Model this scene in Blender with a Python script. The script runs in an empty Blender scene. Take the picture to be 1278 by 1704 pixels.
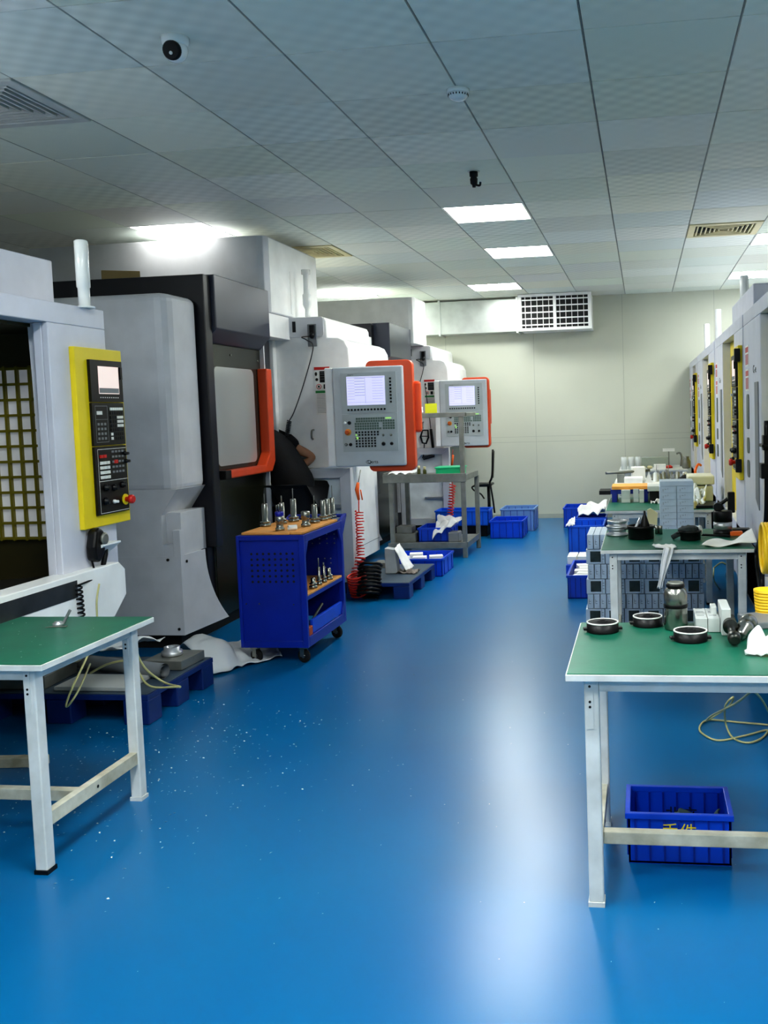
import bpy, bmesh, math, random
from mathutils import Vector, Matrix, Euler
random.seed(7)
PI = math.pi
scene = bpy.context.scene
col = scene.collection

# ---------------------------------------------------------------- camera
YAW, PIT, ROLL, F, SX, SY, CZ = .1384, .0715, -.0307, 1593.45, 212.535, -55.257, 1.45
Fw = Vector((-math.sin(YAW)*math.cos(PIT), math.cos(YAW)*math.cos(PIT), -math.sin(PIT)))
R0 = Vector((math.cos(YAW), math.sin(YAW), 0)); U0 = R0.cross(Fw)
R2 = R0*math.cos(ROLL)+U0*math.sin(ROLL); U2 = -R0*math.sin(ROLL)+U0*math.cos(ROLL)
cam = bpy.data.cameras.new('camera'); co = bpy.data.objects.new('camera', cam); col.objects.link(co)
M = Matrix((R2, U2, -Fw)).transposed().to_4x4(); M.translation = (0, 0, CZ); co.matrix_world = M
cam.sensor_fit = 'VERTICAL'; cam.sensor_height = 36; cam.lens = F/1704*36
cam.shift_x = -SX/1704; cam.shift_y = SY/1704; cam.clip_start = .05; cam.clip_end = 100
scene.camera = co
def at(x, y, z=None, Y=None, X=None):
    """a spot seen at pixel x, y of the photograph, on the plane z=, y= or x="""
    d = Fw + R2*((x-639-SX)/F) - U2*((y-852-SY)/F)
    t = (z-CZ)/d.z if z is not None else (Y/d.y if Y is not None else X/d.x)
    return Vector((d.x*t, d.y*t, CZ+d.z*t))

# ---------------------------------------------------------------- materials
MATS = {}
def mat(name, color, rough=.5, metal=0, noise=.06, nscale=6, bump=0, bscale=60, spec=None, coat=0, emit=0, trans=0, alpha=1, color2=None, c2amt=.5, detail=4):
    if name in MATS: return MATS[name]
    m = bpy.data.materials.new(name); m.use_nodes = True; nt = m.node_tree; b = nt.nodes['Principled BSDF']
    b.inputs['Roughness'].default_value = rough; b.inputs['Metallic'].default_value = metal
    if spec is not None: b.inputs['Specular IOR Level'].default_value = spec
    if coat: b.inputs['Coat Weight'].default_value = coat; b.inputs['Coat Roughness'].default_value = .12
    if trans: b.inputs['Transmission Weight'].default_value = trans
    if alpha < 1: b.inputs['Alpha'].default_value = alpha
    c = list(color)+[1]
    tc = nt.nodes.new('ShaderNodeTexCoord'); nz = nt.nodes.new('ShaderNodeTexNoise')
    nz.inputs['Scale'].default_value = nscale; nz.inputs['Detail'].default_value = detail
    nt.links.new(tc.outputs['Object'], nz.inputs['Vector'])
    mx = nt.nodes.new('ShaderNodeMix'); mx.data_type = 'RGBA'
    mr = nt.nodes.new('ShaderNodeMapRange'); mr.inputs[1].default_value = .3; mr.inputs[2].default_value = .7
    nt.links.new(nz.outputs['Fac'], mr.inputs[0]); nt.links.new(mr.outputs[0], mx.inputs[0])
    if color2 is None:
        mx.inputs[6].default_value = [v*(1-noise) for v in color]+[1]; mx.inputs[7].default_value = [min(1, v*(1+noise)) for v in color]+[1]
    else:
        mx.inputs[6].default_value = c; mx.inputs[7].default_value = [color[i]*(1-c2amt)+color2[i]*c2amt for i in range(3)]+[1]
    nt.links.new(mx.outputs[2], b.inputs['Base Color'])
    if emit:
        nt.links.new(mx.outputs[2], b.inputs['Emission Color']); b.inputs['Emission Strength'].default_value = emit
    if bump:
        n2 = nt.nodes.new('ShaderNodeTexNoise'); n2.inputs['Scale'].default_value = bscale; n2.inputs['Detail'].default_value = 3
        nt.links.new(tc.outputs['Object'], n2.inputs['Vector'])
        bp = nt.nodes.new('ShaderNodeBump'); bp.inputs['Strength'].default_value = bump; bp.inputs['Distance'].default_value = .01
        nt.links.new(n2.outputs['Fac'], bp.inputs['Height']); nt.links.new(bp.outputs[0], b.inputs['Normal'])
    MATS[name] = m; return m
def S(r, g, b):
    f = lambda v: (v/255/12.92) if v <= 10 else ((v/255+.055)/1.055)**2.4
    return (f(r), f(g), f(b))

m_white   = mat('white_paint', S(240, 241, 240), .38, bump=.03, bscale=40)
m_bluewhite = mat('blue_white_paint', S(208, 210, 222), .38)
m_grey    = mat('grey_paint', S(200, 202, 207), .42)
m_midgrey = mat('mid_grey_paint', S(120, 124, 128), .45)
m_navy    = mat('dark_navy_paint', S(14, 15, 26), .35, noise=.15)
m_hood    = mat('dark_hood_paint', S(54, 58, 72), .28, noise=.15, nscale=3)
m_black   = mat('black_plastic', S(15, 15, 17), .4, spec=.3)
m_matblack= mat('matt_black', S(10, 10, 11), .8)
m_glossdoor = mat('dark_polished_steel', S(70, 72, 66), .22, .6, noise=.2, nscale=2)
m_orange  = mat('orange_paint', S(214, 78, 36), .35)
m_yellow  = mat('yellow_paint', S(232, 208, 30), .4)
m_dkyellow= mat('dark_yellow_paint', S(120, 106, 12), .5, noise=.2)
m_steel   = mat('brushed_steel', S(150, 150, 144), .26, .95, noise=.15, nscale=30)
m_dsteel  = mat('dull_steel', S(132, 134, 128), .42, .55, noise=.15, nscale=12)
m_alu     = mat('aluminium', S(200, 202, 205), .32, .75, noise=.08, nscale=20)
m_galv    = mat('galvanised_sheet', S(205, 210, 206), .3, .7, noise=.1, nscale=7)
m_tabwhite= mat('scuffed_white_paint', S(226, 229, 228), .5, color2=S(150, 150, 142), c2amt=.45, nscale=9, detail=8)
m_dirtywood = mat('dirty_white_paint', S(216, 214, 198), .55, color2=S(140, 132, 104), c2amt=.8, nscale=10, detail=8)
m_green   = mat('green_rubber_mat', S(22, 104, 82), .38, noise=.18, nscale=5, bump=.02)
m_cartblue= mat('royal_blue_enamel', S(8, 40, 150), .35, noise=.1)
m_cratblue= mat('blue_crate_plastic', S(6, 72, 205), .32, noise=.1)
m_cratrib = mat('dark_blue_ribs', S(6, 40, 150), .4)
m_crat2   = mat('bright_blue_plastic', S(20, 96, 216), .35, noise=.1)
m_palblue = mat('navy_pallet_plastic', S(14, 44, 110), .4, noise=.15)
m_paltop  = mat('worn_pallet_deck', S(70, 86, 98), .5, color2=S(30, 50, 80), nscale=8)
m_wood    = mat('light_wood', S(226, 160, 84), .5, noise=.15, nscale=14)
m_cloth   = mat('white_cloth', S(232, 232, 232), .85, noise=.05, bump=.15, bscale=120)
m_plastic = mat('milky_plastic_sheet', S(225, 229, 232), .35, noise=.06, trans=.15)
m_block   = mat('grey_blue_machined_block', S(196, 210, 226), .4, .15, noise=.05, nscale=20)
m_blockw  = mat('pale_machined_block', S(206, 210, 208), .4, .2, noise=.05, nscale=20)
m_line    = mat('dark_seam', S(54, 70, 84), .6)
m_dark    = mat('dark_recess', S(10, 11, 12), .7)
m_screen  = mat('lit_screen', S(208, 208, 240), .3, emit=.5, noise=.01)
m_screenp = mat('lit_screen_pink', S(230, 210, 204), .3, emit=.45, noise=.02)
m_scrgrey = mat('screen_grey_text', S(150, 152, 180), .4, emit=.25)
m_red     = mat('red_plastic', S(200, 36, 30), .35)
m_redhose = mat('red_hose', S(214, 52, 38), .35)
m_orhose  = mat('orange_plastic', S(240, 110, 40), .35)
m_tan     = mat('tan_hose', S(186, 182, 130), .45)
m_key     = mat('white_keys', S(225, 226, 222), .5)
m_keyg    = mat('green_grey_keys', S(96, 116, 106), .5)
m_panel   = mat('panel_face_grey', S(196, 202, 206), .4)
m_panel2  = mat('keypad_face_grey', S(178, 186, 188), .4)
m_lamp    = mat('lamp_tube_white', S(236, 238, 236), .25, coat=.5)
m_skin    = mat('skin', S(176, 128, 98), .55)
m_shirt   = mat('black_cotton', S(16, 16, 19), .9, bump=.3, bscale=14)
m_trouser = mat('black_trousers', S(18, 19, 24), .9, bump=.3, bscale=12)
m_hair    = mat('black_hair', S(12, 10, 10), .7)
m_clear   = mat('clear_plastic', S(235, 242, 240), .25, trans=.4)
m_ytub    = mat('yellow_plastic', S(246, 200, 36), .4)
m_paper   = mat('white_paper', S(238, 238, 234), .8)
m_cream   = mat('cream_board', S(212, 204, 160), .7)
m_gtray   = mat('green_plastic', S(30, 190, 130), .4)
m_amber   = mat('amber_blue_fill', S(230, 160, 60), .5)

def glass_mat():
    m = bpy.data.materials.new('hazy_door_glass'); m.use_nodes = True; b = m.node_tree.nodes['Principled BSDF']
    b.inputs['Base Color'].default_value = (.6, .61, .6, 1); b.inputs['Roughness'].default_value = .12  # pale base also stands in for white reflected in the glass
    b.inputs['Transmission Weight'].default_value = .25; b.inputs['Metallic'].default_value = .35
    nt = m.node_tree; tc = nt.nodes.new('ShaderNodeTexCoord'); nz = nt.nodes.new('ShaderNodeTexNoise'); nz.inputs['Scale'].default_value = 3
    nt.links.new(tc.outputs['Object'], nz.inputs['Vector']); mr = nt.nodes.new('ShaderNodeMapRange')
    mr.inputs[3].default_value = .06; mr.inputs[4].default_value = .3
    nt.links.new(nz.outputs['Fac'], mr.inputs[0]); nt.links.new(mr.outputs[0], b.inputs['Roughness'])
    return m
m_glass = glass_mat()

# ---------------------------------------------------------------- mesh builder
class MB:
    def __init__(s): s.bm = bmesh.new(); s.cur = 0; s.sm = False
    def m(s, i): s.cur = i; return s
    def _f(s, vs, smooth=None):
        try: f = s.bm.faces.new(vs)
        except ValueError: return None
        f.material_index = s.cur; f.smooth = s.sm if smooth is None else smooth; return f
    def box(s, x0, x1, y0, y1, z0, z1, T=None):
        v = [Vector((x, y, z)) for z in (z0, z1) for y in (y0, y1) for x in (x0, x1)]
        if T is not None: v = [T @ p for p in v]
        v = [s.bm.verts.new(p) for p in v]
        for q in ((0,2,3,1),(4,5,7,6),(0,1,5,4),(2,6,7,3),(0,4,6,2),(1,3,7,5)): s._f([v[i] for i in q], False)
        return s
    def quad(s, a, b, c, d): s._f([s.bm.verts.new(p) for p in (a, b, c, d)], False); return s
    def prism(s, poly, axis, a, b):
        """poly: 2D points in the plane normal to axis; X:(y,z) Y:(x,z) Z:(x,y)"""
        def P(p, t): return {'X': (t, p[0], p[1]), 'Y': (p[0], t, p[1]), 'Z': (p[0], p[1], t)}[axis]
        v0 = [s.bm.verts.new(P(p, a)) for p in poly]; v1 = [s.bm.verts.new(P(p, b)) for p in poly]
        s._f(v0, False); s._f(v1[::-1], False); n = len(poly)
        for i in range(n): s._f([v0[i], v1[i], v1[(i+1) % n], v0[(i+1) % n]], False)
        return s
    def tube(s, pts, r, seg=8, cap=True, closed=False):
        pts = [Vector(p) for p in pts]; n = len(pts); rs = r if isinstance(r, (list, tuple)) else [r]*n
        rings = []; t0 = None; nrm = None
        for i, p in enumerate(pts):
            if closed: t = (pts[(i+1) % n]-pts[i-1]).normalized()
            else: t = (pts[min(i+1, n-1)]-pts[max(i-1, 0)]).normalized()
            if nrm is None: nrm = t.orthogonal().normalized()
            else:
                nrm = (nrm - t*nrm.dot(t))
                nrm = nrm.normalized() if nrm.length > 1e-6 else t.orthogonal().normalized()
            bn = t.cross(nrm)
            rings.append([s.bm.verts.new(p+(nrm*math.cos(2*PI*k/seg)+bn*math.sin(2*PI*k/seg))*rs[i]) for k in range(seg)])
        for i in range(n if closed else n-1):
            A, B = rings[i], rings[(i+1) % n]
            for k in range(seg): s._f([A[k], A[(k+1) % seg], B[(k+1) % seg], B[k]], True)
        if cap and not closed: s._f(rings[0][::-1], False); s._f(rings[-1], False)
        return s
    def cyl(s, p0, p1, r, seg=16): return s.tube([p0, p1], r, seg)
    def lathe(s, c, prof, seg=24, T=None, smooth=True, axis=None):
        """prof: (radius, height) pairs upward from c (or along axis)"""
        c = Vector(c); Q = Matrix.Identity(3)
        if axis is not None: Q = Vector((0, 0, 1)).rotation_difference(Vector(axis)).to_matrix()
        rings = []
        for r, h in prof:
            rings.append([s.bm.verts.new(c+Q @ Vector((r*math.cos(2*PI*k/seg), r*math.sin(2*PI*k/seg), h))) for k in range(seg)])
        for A, B in zip(rings, rings[1:]):
            for k in range(seg): s._f([A[k], A[(k+1) % seg], B[(k+1) % seg], B[k]], smooth)
        s._f(rings[0][::-1], False); s._f(rings[-1], False)
        return s
    def grid(s, fn, nu, nv, smooth=True):
        V = [[s.bm.verts.new(fn(i/nu, j/nv)) for j in range(nv+1)] for i in range(nu+1)]
        for i in range(nu):
            for j in range(nv): s._f([V[i][j], V[i+1][j], V[i+1][j+1], V[i][j+1]], smooth)
        return s
    def blob(s, c, rx, ry, rz, seg=14, rings=9, jag=0):
        c = Vector(c); R = []
        for i in range(rings+1):
            th = PI*i/rings
            R.append([s.bm.verts.new(c+Vector((rx*math.sin(th)*math.cos(2*PI*k/seg), ry*math.sin(th)*math.sin(2*PI*k/seg), -rz*math.cos(th)))*(1+random.uniform(-jag, jag))) for k in range(seg)])
        for A, B in zip(R, R[1:]):
            for k in range(seg): s._f([A[k], A[(k+1) % seg], B[(k+1) % seg], B[k]], True)
        bmesh.ops.remove_doubles(s.bm, verts=R[0]+R[-1], dist=1e-5)
        return s
    def build(s, name, mats, parent=None, bevel=0, origin=None, seg=2, label=None, kind=None, solid=0, sub=0):
        """world-space geometry; parented parts keep their world place"""
        bmesh.ops.recalc_face_normals(s.bm, faces=s.bm.faces)
        me = bpy.data.meshes.new(name)
        if origin is None:
            origin = Vector((0, 0, 0)) if parent is None else WORLD.get(parent.name, Vector((0, 0, 0)))
        origin = Vector(origin)
        bmesh.ops.translate(s.bm, verts=s.bm.verts, vec=-origin)
        s.bm.to_mesh(me); s.bm.free()
        for mm in (mats if isinstance(mats, (list, tuple)) else [mats]): me.materials.append(mm)
        o = bpy.data.objects.new(name, me); col.objects.link(o)
        if parent is not None: o.parent = parent
        else: o.location = origin
        WORLD[o.name] = origin
        if bevel:
            b = o.modifiers.new('bevel', 'BEVEL'); b.width = bevel; b.segments = seg; b.limit_method = 'ANGLE'; b.angle_limit = .7
            b.harden_normals = False
        if solid: q = o.modifiers.new('solid', 'SOLIDIFY'); q.thickness = solid
        if sub: q = o.modifiers.new('sub', 'SUBSURF'); q.levels = sub; q.render_levels = sub
        if label: o['label'] = label
        if kind: o['kind'] = kind
        return o
WORLD = {}
def tag(o, label, cat, group=None, kind=None):
    o['label'] = label; o['category'] = cat
    if group: o['group'] = group
    if kind: o['kind'] = kind
    return o
def thing(name, label, cat, loc=(0, 0, 0), group=None):
    o = bpy.data.objects.new(name, None); col.objects.link(o); o.location = loc; o.empty_display_size = .05
    WORLD[o.name] = Vector(loc); return tag(o, label, cat, group)
def children(o): return [c for c in ALLOF() if c.parent == o]
def ALLOF(): return list(bpy.data.objects)
def dup(root, loc, rotz=0, label=None, group=None, scale=None):
    r = root.copy(); col.objects.link(r); r.location = loc; r.rotation_euler = (0, 0, rotz)
    if label: r['label'] = label
    if group: r['group'] = group
    if scale: r.scale = scale
    for ch in [c for c in bpy.data.objects if c.parent == root]:
        c2 = ch.copy(); col.objects.link(c2); c2.parent = r
        for g in [g for g in bpy.data.objects if g.parent == ch]:
            g2 = g.copy(); col.objects.link(g2); g2.parent = c2
    return r
def struct(o): o['kind'] = 'structure'; return o
def text(name, body, size, M4, material, parent, extrude=.0005, sx=1):
    cu = bpy.data.curves.new(name, 'FONT'); cu.body = body; cu.size = size; cu.extrude = extrude; cu.align_x = 'CENTER'; cu.align_y = 'CENTER'
    tmp = bpy.data.objects.new('tmp', cu); col.objects.link(tmp)
    me = bpy.data.meshes.new_from_object(tmp.evaluated_get(bpy.context.evaluated_depsgraph_get()))
    bpy.data.objects.remove(tmp)
    me.transform(Matrix.Translation(-WORLD.get(parent.name, Vector((0, 0, 0)))) @ M4 @ Matrix.Diagonal((sx, 1, 1, 1)))
    me.materials.clear(); me.materials.append(material)
    o = bpy.data.objects.new(name, me); col.objects.link(o); o.parent = parent; WORLD[o.name] = WORLD.get(parent.name, Vector((0, 0, 0)))
    return o
def facing(loc, right, up):
    r = Vector(right).normalized(); u = Vector(up).normalized(); n = r.cross(u)
    m = Matrix((r, u, n)).transposed().to_4x4(); m.translation = loc; return m
from mathutils import noise as _n
def nz(x, y, z=0): return _n.noise(Vector((x, y, z)))
def smooth_path(pts, n=8):
    """Catmull-Rom through the points"""
    P = [Vector(p) for p in pts]; P = [2*P[0]-P[1]]+P+[2*P[-1]-P[-2]]; out = []
    for i in range(1, len(P)-2):
        for k in range(n):
            t = k/n; a, b, c, d = P[i-1:i+3]
            out.append(.5*((2*b)+(c-a)*t+(2*a-5*b+4*c-d)*t*t+(-a+3*b-3*c+d)*t**3))
    out.append(P[-2]); return out
def helix(p0, p1, r, turns, per=10, jit=0):
    p0, p1 = Vector(p0), Vector(p1); ax = (p1-p0).normalized(); u = ax.orthogonal().normalized(); v = ax.cross(u); n = int(turns*per)
    return [p0+(p1-p0)*(i/n)+(u*math.cos(2*PI*i/per)+v*math.sin(2*PI*i/per))*(r*(1+random.uniform(-jit, jit))) for i in range(n+1)]
def rag(name, pts, mat_, label, cat, thick=.004, amp=.02, n=22, freq=9, seed=0, group=None):
    """crumpled cloth over a quad patch given by four corners (ccw) draped with folds"""
    a, b, c, d = [Vector(p) for p in pts]
    m = MB()
    def fn(u, v):
        p = (a*(1-u)+b*u)*(1-v)+(d*(1-u)+c*u)*v
        k = nz(u*freq*.3+seed, v*freq*.3, seed)
        e = 1+.12*nz(u*3+seed, v*3, 5)
        q = p + Vector((nz(v*4, seed)*.3, nz(u*4, seed+3)*.3, 0))*amp
        q.z += amp*(abs(k)*2.0)+amp*.15*nz(u*freq*.7, v*freq*.7, seed+2)
        return q
    m.grid(fn, n, n)
    o = m.build(name, mat_, solid=thick, origin=(a+b+c+d)/4)
    return tag(o, label, cat, group)
# ================================================================ ROOM
CEIL = 2.909; FAR = 12.65; XL, XR, YB = -6.6, 3.0, -3.2
def floor_mat():
    m = bpy.data.materials.new('blue_epoxy_floor'); m.use_nodes = True; nt = m.node_tree; b = nt.nodes['Principled BSDF']; L = nt.links.new
    tc = nt.nodes.new('ShaderNodeTexCoord')
    n1 = nt.nodes.new('ShaderNodeTexNoise'); n1.inputs['Scale'].default_value = .9; n1.inputs['Detail'].default_value = 2
    n2 = nt.nodes.new('ShaderNodeTexNoise'); n2.inputs['Scale'].default_value = 9; n2.inputs['Detail'].default_value = 6
    for n in (n1, n2): L(tc.outputs['Object'], n.inputs['Vector'])
    mx = nt.nodes.new('ShaderNodeMix'); mx.data_type = 'RGBA'; mx.inputs[6].default_value = (*S(0, 98, 152), 1); mx.inputs[7].default_value = (*S(0, 106, 158), 1)
    mr = nt.nodes.new('ShaderNodeMapRange'); mr.inputs[1].default_value = .35; mr.inputs[2].default_value = .65
    L(n1.outputs['Fac'], mr.inputs[0]); L(mr.outputs[0], mx.inputs[0]); L(mx.outputs[2], b.inputs['Base Color'])
    m2 = nt.nodes.new('ShaderNodeMapRange'); m2.inputs[1].default_value = .0; m2.inputs[2].default_value = 1; m2.inputs[3].default_value = .24; m2.inputs[4].default_value = .32
    b.inputs['Roughness'].default_value = .28
    bp = nt.nodes.new('ShaderNodeBump'); bp.inputs['Strength'].default_value = .04; bp.inputs['Distance'].default_value = .01
    n3 = nt.nodes.new('ShaderNodeTexNoise'); n3.inputs['Scale'].default_value = 2.2; n3.inputs['Detail'].default_value = 1; L(tc.outputs['Object'], n3.inputs['Vector'])
    L(n3.outputs['Fac'], bp.inputs['Height']); L(bp.outputs[0], b.inputs['Normal'])
    return m
def tile_mat():
    m = bpy.data.materials.new('perforated_ceiling_tiles'); m.use_nodes = True; nt = m.node_tree; b = nt.nodes['Principled BSDF']; L = nt.links.new
    tc = nt.nodes.new('ShaderNodeTexCoord')
    w = []
    for ang in (.9, -.75):
        mp = nt.nodes.new('ShaderNodeMapping'); mp.inputs['Rotation'].default_value = (0, 0, ang); L(tc.outputs['Object'], mp.inputs['Vector'])
        wv = nt.nodes.new('ShaderNodeTexWave'); wv.inputs['Scale'].default_value = 3.4; wv.inputs['Distortion'].default_value = .6; L(mp.outputs[0], wv.inputs['Vector']); w.append(wv)
    ad = nt.nodes.new('ShaderNodeMath'); ad.operation = 'ADD'; L(w[0].outputs['Fac'], ad.inputs[0]); L(w[1].outputs['Fac'], ad.inputs[1])
    at_ = nt.nodes.new('ShaderNodeAttribute'); at_.attribute_name = 'tint'
    mx = nt.nodes.new('ShaderNodeMix'); mx.data_type = 'RGBA'; mx.inputs[6].default_value = (*S(214, 218, 208), 1); mx.inputs[7].default_value = (*S(238, 240, 230), 1)
    pn = nt.nodes.new('ShaderNodeTexNoise'); pn.inputs['Scale'].default_value = .7; L(tc.outputs['Object'], pn.inputs['Vector'])
    pr_ = nt.nodes.new('ShaderNodeMapRange'); pr_.inputs[1].default_value = .38; pr_.inputs[2].default_value = .62; L(pn.outputs['Fac'], pr_.inputs[0])
    mr = nt.nodes.new('ShaderNodeMapRange'); mr.inputs[1].default_value = 0; mr.inputs[2].default_value = 2; L(ad.outputs[0], mr.inputs[0])
    mk = nt.nodes.new('ShaderNodeMix'); mk.data_type = 'FLOAT'; mk.inputs[2].default_value = .5; L(pr_.outputs[0], mk.inputs[0]); L(mr.outputs[0], mk.inputs[3]); L(mk.outputs[0], mx.inputs[0])
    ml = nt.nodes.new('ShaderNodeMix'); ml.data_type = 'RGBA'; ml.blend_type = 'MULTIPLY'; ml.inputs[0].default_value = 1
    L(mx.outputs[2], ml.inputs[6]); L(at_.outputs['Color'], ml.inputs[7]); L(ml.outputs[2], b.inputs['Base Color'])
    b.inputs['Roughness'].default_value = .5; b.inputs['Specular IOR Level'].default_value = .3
    L(ml.outputs[2], b.inputs['Emission Color']); b.inputs['Emission Strength'].default_value = .035  # tiles glow faintly, added to lift the dark near ceiling
    return m
m_wall = mat('pale_wall_panel', S(194, 197, 182), .45, noise=.03, nscale=1.2)
m_seam = mat('wall_seam', S(168, 172, 160), .6)
m_grid = mat('ceiling_grid_gap', S(20, 26, 28), .7)
m_rail = mat('ceiling_rail', S(150, 158, 156), .4)

b = MB(); b.grid(lambda u, v: (XL+(XR-XL)*u, YB+(FAR-YB)*v, 0), 8, 12, False); struct(b.build('floor', floor_mat()))
GX0, GY0, T = .397, 3.817, .6
def wall(name, x0, x1, y0, y1, seams):
    b = MB(); b.box(x0, x1, y0, y1, 0, CEIL); b.m(1)
    for q in seams: b.box(*q)
    return struct(b.build(name, [m_wall, m_seam]))
wall('wall_back', XL, XR, FAR, FAR+.1, [(x, x+.006, FAR-.002, FAR, 0, CEIL) for x in (-4.9, -3.75, -2.6, -1.42, -.25, .92, 2.1)]+[(XL, XR, FAR-.002, FAR, 1.02, 1.025), (XL, XR, FAR-.002, FAR, 1.09, 1.094)])
wall('wall_left', XL-.1, XL, YB, FAR, [])
wall('wall_right', XR, XR+.1, YB, FAR, [])
wall('wall_front', XL, XR, YB-.1, YB, [])
b = MB(); b.box(XL, XR, FAR-.012, FAR, 0, .06); struct(b.build('baseboard_back', m_seam))

LIGHTS = [(-1.403, 6.817), (-1.403, 8.617), (-2.003, 11.017), (-3.803, 11.017), (-3.803, 6.817), (.997, 8.617), (.997, 11.017),
          (-1.403, .817), (.997, .817), (-3.803, .817), (-1.403, 2.017), (.997, 2.017), (-1.403, -1.583), (.997, -1.583), (-3.803, -1.583), (-3.803, 2.017), (-3.803, 8.617)]  # unseen panels; those over and behind the camera added to brighten the foreground
VENTS = [(-3.203, 3.817), (.397, 8.017), (-3.203, 8.017)]
taken = {(round((x-GX0)/T), round((y-GY0)/T)) for x, y in LIGHTS+VENTS}
bm = bmesh.new(); lay = bm.loops.layers.color.new('tint')
for i in range(-13, 6):
    for j in range(-13, 16):
        if (i, j) in taken: continue
        x0, x1 = max(GX0+i*T, XL), min(GX0+(i+1)*T, XR); y0, y1 = max(GY0+j*T, YB), min(GY0+(j+1)*T, FAR)
        if x1-x0 < .03 or y1-y0 < .03: continue
        gx, gy = .0045, .0028
        a0 = y0+gy + (.006 if j == 2 else 0)
        rnd = random.uniform(.93, 1.0); tint = (rnd*random.uniform(.97, 1), rnd, rnd*random.uniform(.97, 1.02), 1)
        dz = random.uniform(0, .0015)
        top = [(x0+gx, a0), (x1-gx, a0), (x1-gx, y1-gy), (x0+gx, y1-gy)]
        vs = [bm.verts.new((x, y, CEIL-.004+dz)) for x, y in top]; vu = [bm.verts.new((x, y, CEIL+.012)) for x, y in top]
        fs = [bm.faces.new(vs[::-1])]+[bm.faces.new((vs[k], vs[(k+1) % 4], vu[(k+1) % 4], vu[k])) for k in range(4)]
        for f in fs:
            for lp in f.loops: lp[lay] = tint
me = bpy.data.meshes.new('ceiling'); 
# slab above the tiles and the thin bright T-rails
nfaces = len(bm.faces)
def addbox(x0, x1, y0, y1, z0, z1, mi):
    v = [bm.verts.new((x, y, z)) for z in (z0, z1) for y in (y0, y1) for x in (x0, x1)]
    for q in ((0,2,3,1),(4,5,7,6),(0,1,5,4),(2,6,7,3),(0,4,6,2),(1,3,7,5)):
        f = bm.faces.new([v[k] for k in q]); f.material_index = mi
addbox(XL, XR, YB, FAR, CEIL+.05, CEIL+.1, 1)
for i in range(-11, 5): addbox(GX0+i*T-.0012, GX0+i*T+.0012, YB, FAR, CEIL-.003, CEIL+.01, 2)
bmesh.ops.recalc_face_normals(bm, faces=bm.faces)
bm.to_mesh(me); bm.free()
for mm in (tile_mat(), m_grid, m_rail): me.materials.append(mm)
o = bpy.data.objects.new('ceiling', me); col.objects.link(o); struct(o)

def emis(name, c, s):
    m = bpy.data.materials.new(name); m.use_nodes = True; nt = m.node_tree; bb = nt.nodes['Principled BSDF']
    bb.inputs['Base Color'].default_value = (.9, .9, .9, 1); bb.inputs['Emission Color'].default_value = (*c, 1); bb.inputs['Emission Strength'].default_value = s; return m
m_led = emis('led_diffuser', (.97, 1.0, .96), 30.0)
names = ['square ceiling light panel over the aisle nearest the camera', 'square ceiling light panel over the aisle behind the nearest one', 'square ceiling light panel in front of the air duct',
 'square ceiling light panel beyond the first milling machine, above its far white housing', 'square ceiling light panel directly above the dark hooded milling machine', 'ceiling light panel at the right photo edge just behind the slotted vent',
 'ceiling light panel at far right behind the white lamp tube']
lights = []
b = MB(); b.m(0).box(.006, .594, .006, .594, -.006, .02); proto_frame = b
root = thing('ceiling_light', names[0], 'ceiling light', (0, 0, 0), 'square led ceiling light panels')
b = MB()
for q in ((.004, .596, .004, .02), (.004, .596, .58, .596), (.004, .02, .02, .58), (.58, .596, .02, .58)): b.box(q[0], q[1], q[2], q[3], -.006, .03)
b.build('frame', m_lamp, root)
proto_frame.bm.free(); b = MB(); b.box(.02, .58, .02, .58, .0, .03); b.build('diffuser', m_led, root)
m_led2 = emis('led_diffuser_dim', (1.0, 1.0, .93), 9.0)
root.location = (*LIGHTS[0], CEIL)
for k, (x, y) in enumerate(LIGHTS[1:]):
    dr_ = dup(root, (x, y, CEIL), label=names[k+1] if k+1 < len(names) else 'unseen square ceiling light panel added outside the photographed part of the room')

    if (x, y) in ((-3.803, 6.817), (-3.803, 8.617)):
        for c_ in [c for c in bpy.data.objects if c.parent == dr_ and c.name.startswith('diffuser')]:
            c_.data = c_.data.copy(); c_.data.materials[0] = m_led2

# ceiling vents
def vent(x, y, label, m_, louv):
    r = thing('ceiling_vent', label, 'ceiling vent', (x, y, CEIL), 'square ceiling air vents')
    b = MB()
    for k, (i0, w) in enumerate(((.004, .05),)):
        b.prism([(x+.004, y+.004), (x+.596, y+.004), (x+.596, y+.06), (x+.004, y+.06)], 'Z', CEIL-.012, CEIL+.02)
        b.box(x+.004, x+.596, y+.54, y+.596, CEIL-.012, CEIL+.02); b.box(x+.004, x+.06, y+.06, y+.54, CEIL-.012, CEIL+.02); b.box(x+.54, x+.596, y+.06, y+.54, CEIL-.012, CEIL+.02)
    b.build('frame', m_, r, bevel=.004)
    b = MB(); b.box(x+.05, x+.55, y+.05, y+.55, CEIL+.022, CEIL+.04); b.build('duct_backing', m_dark, r)
    b = MB()
    for k in range(louv):
        o_ = .075+k*.036; w = .011
        if .3-o_ < .03: break
        for (x0, x1, y0, y1) in ((o_, .6-o_, o_, o_+w), (o_, .6-o_, .6-o_-w, .6-o_), (o_, o_+w, o_+w, .6-o_-w), (.6-o_-w, .6-o_, o_+w, .6-o_-w)):
            b.box(x+x0, x+x1, y+y0, y+y1, CEIL-.01, CEIL+.012)
    b.build('louvre', m_, r)
    return r
m_ventw = mat('vent_white', S(190, 194, 190), .5); m_venty = mat('vent_cream', S(214, 204, 160), .5)
vent(*VENTS[0], 'grey square ceiling vent at the left photo edge near the camera dome', m_ventw, 6)
vent(*VENTS[1], 'cream square ceiling vent over the right-hand row of machines', m_venty, 6)
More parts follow.
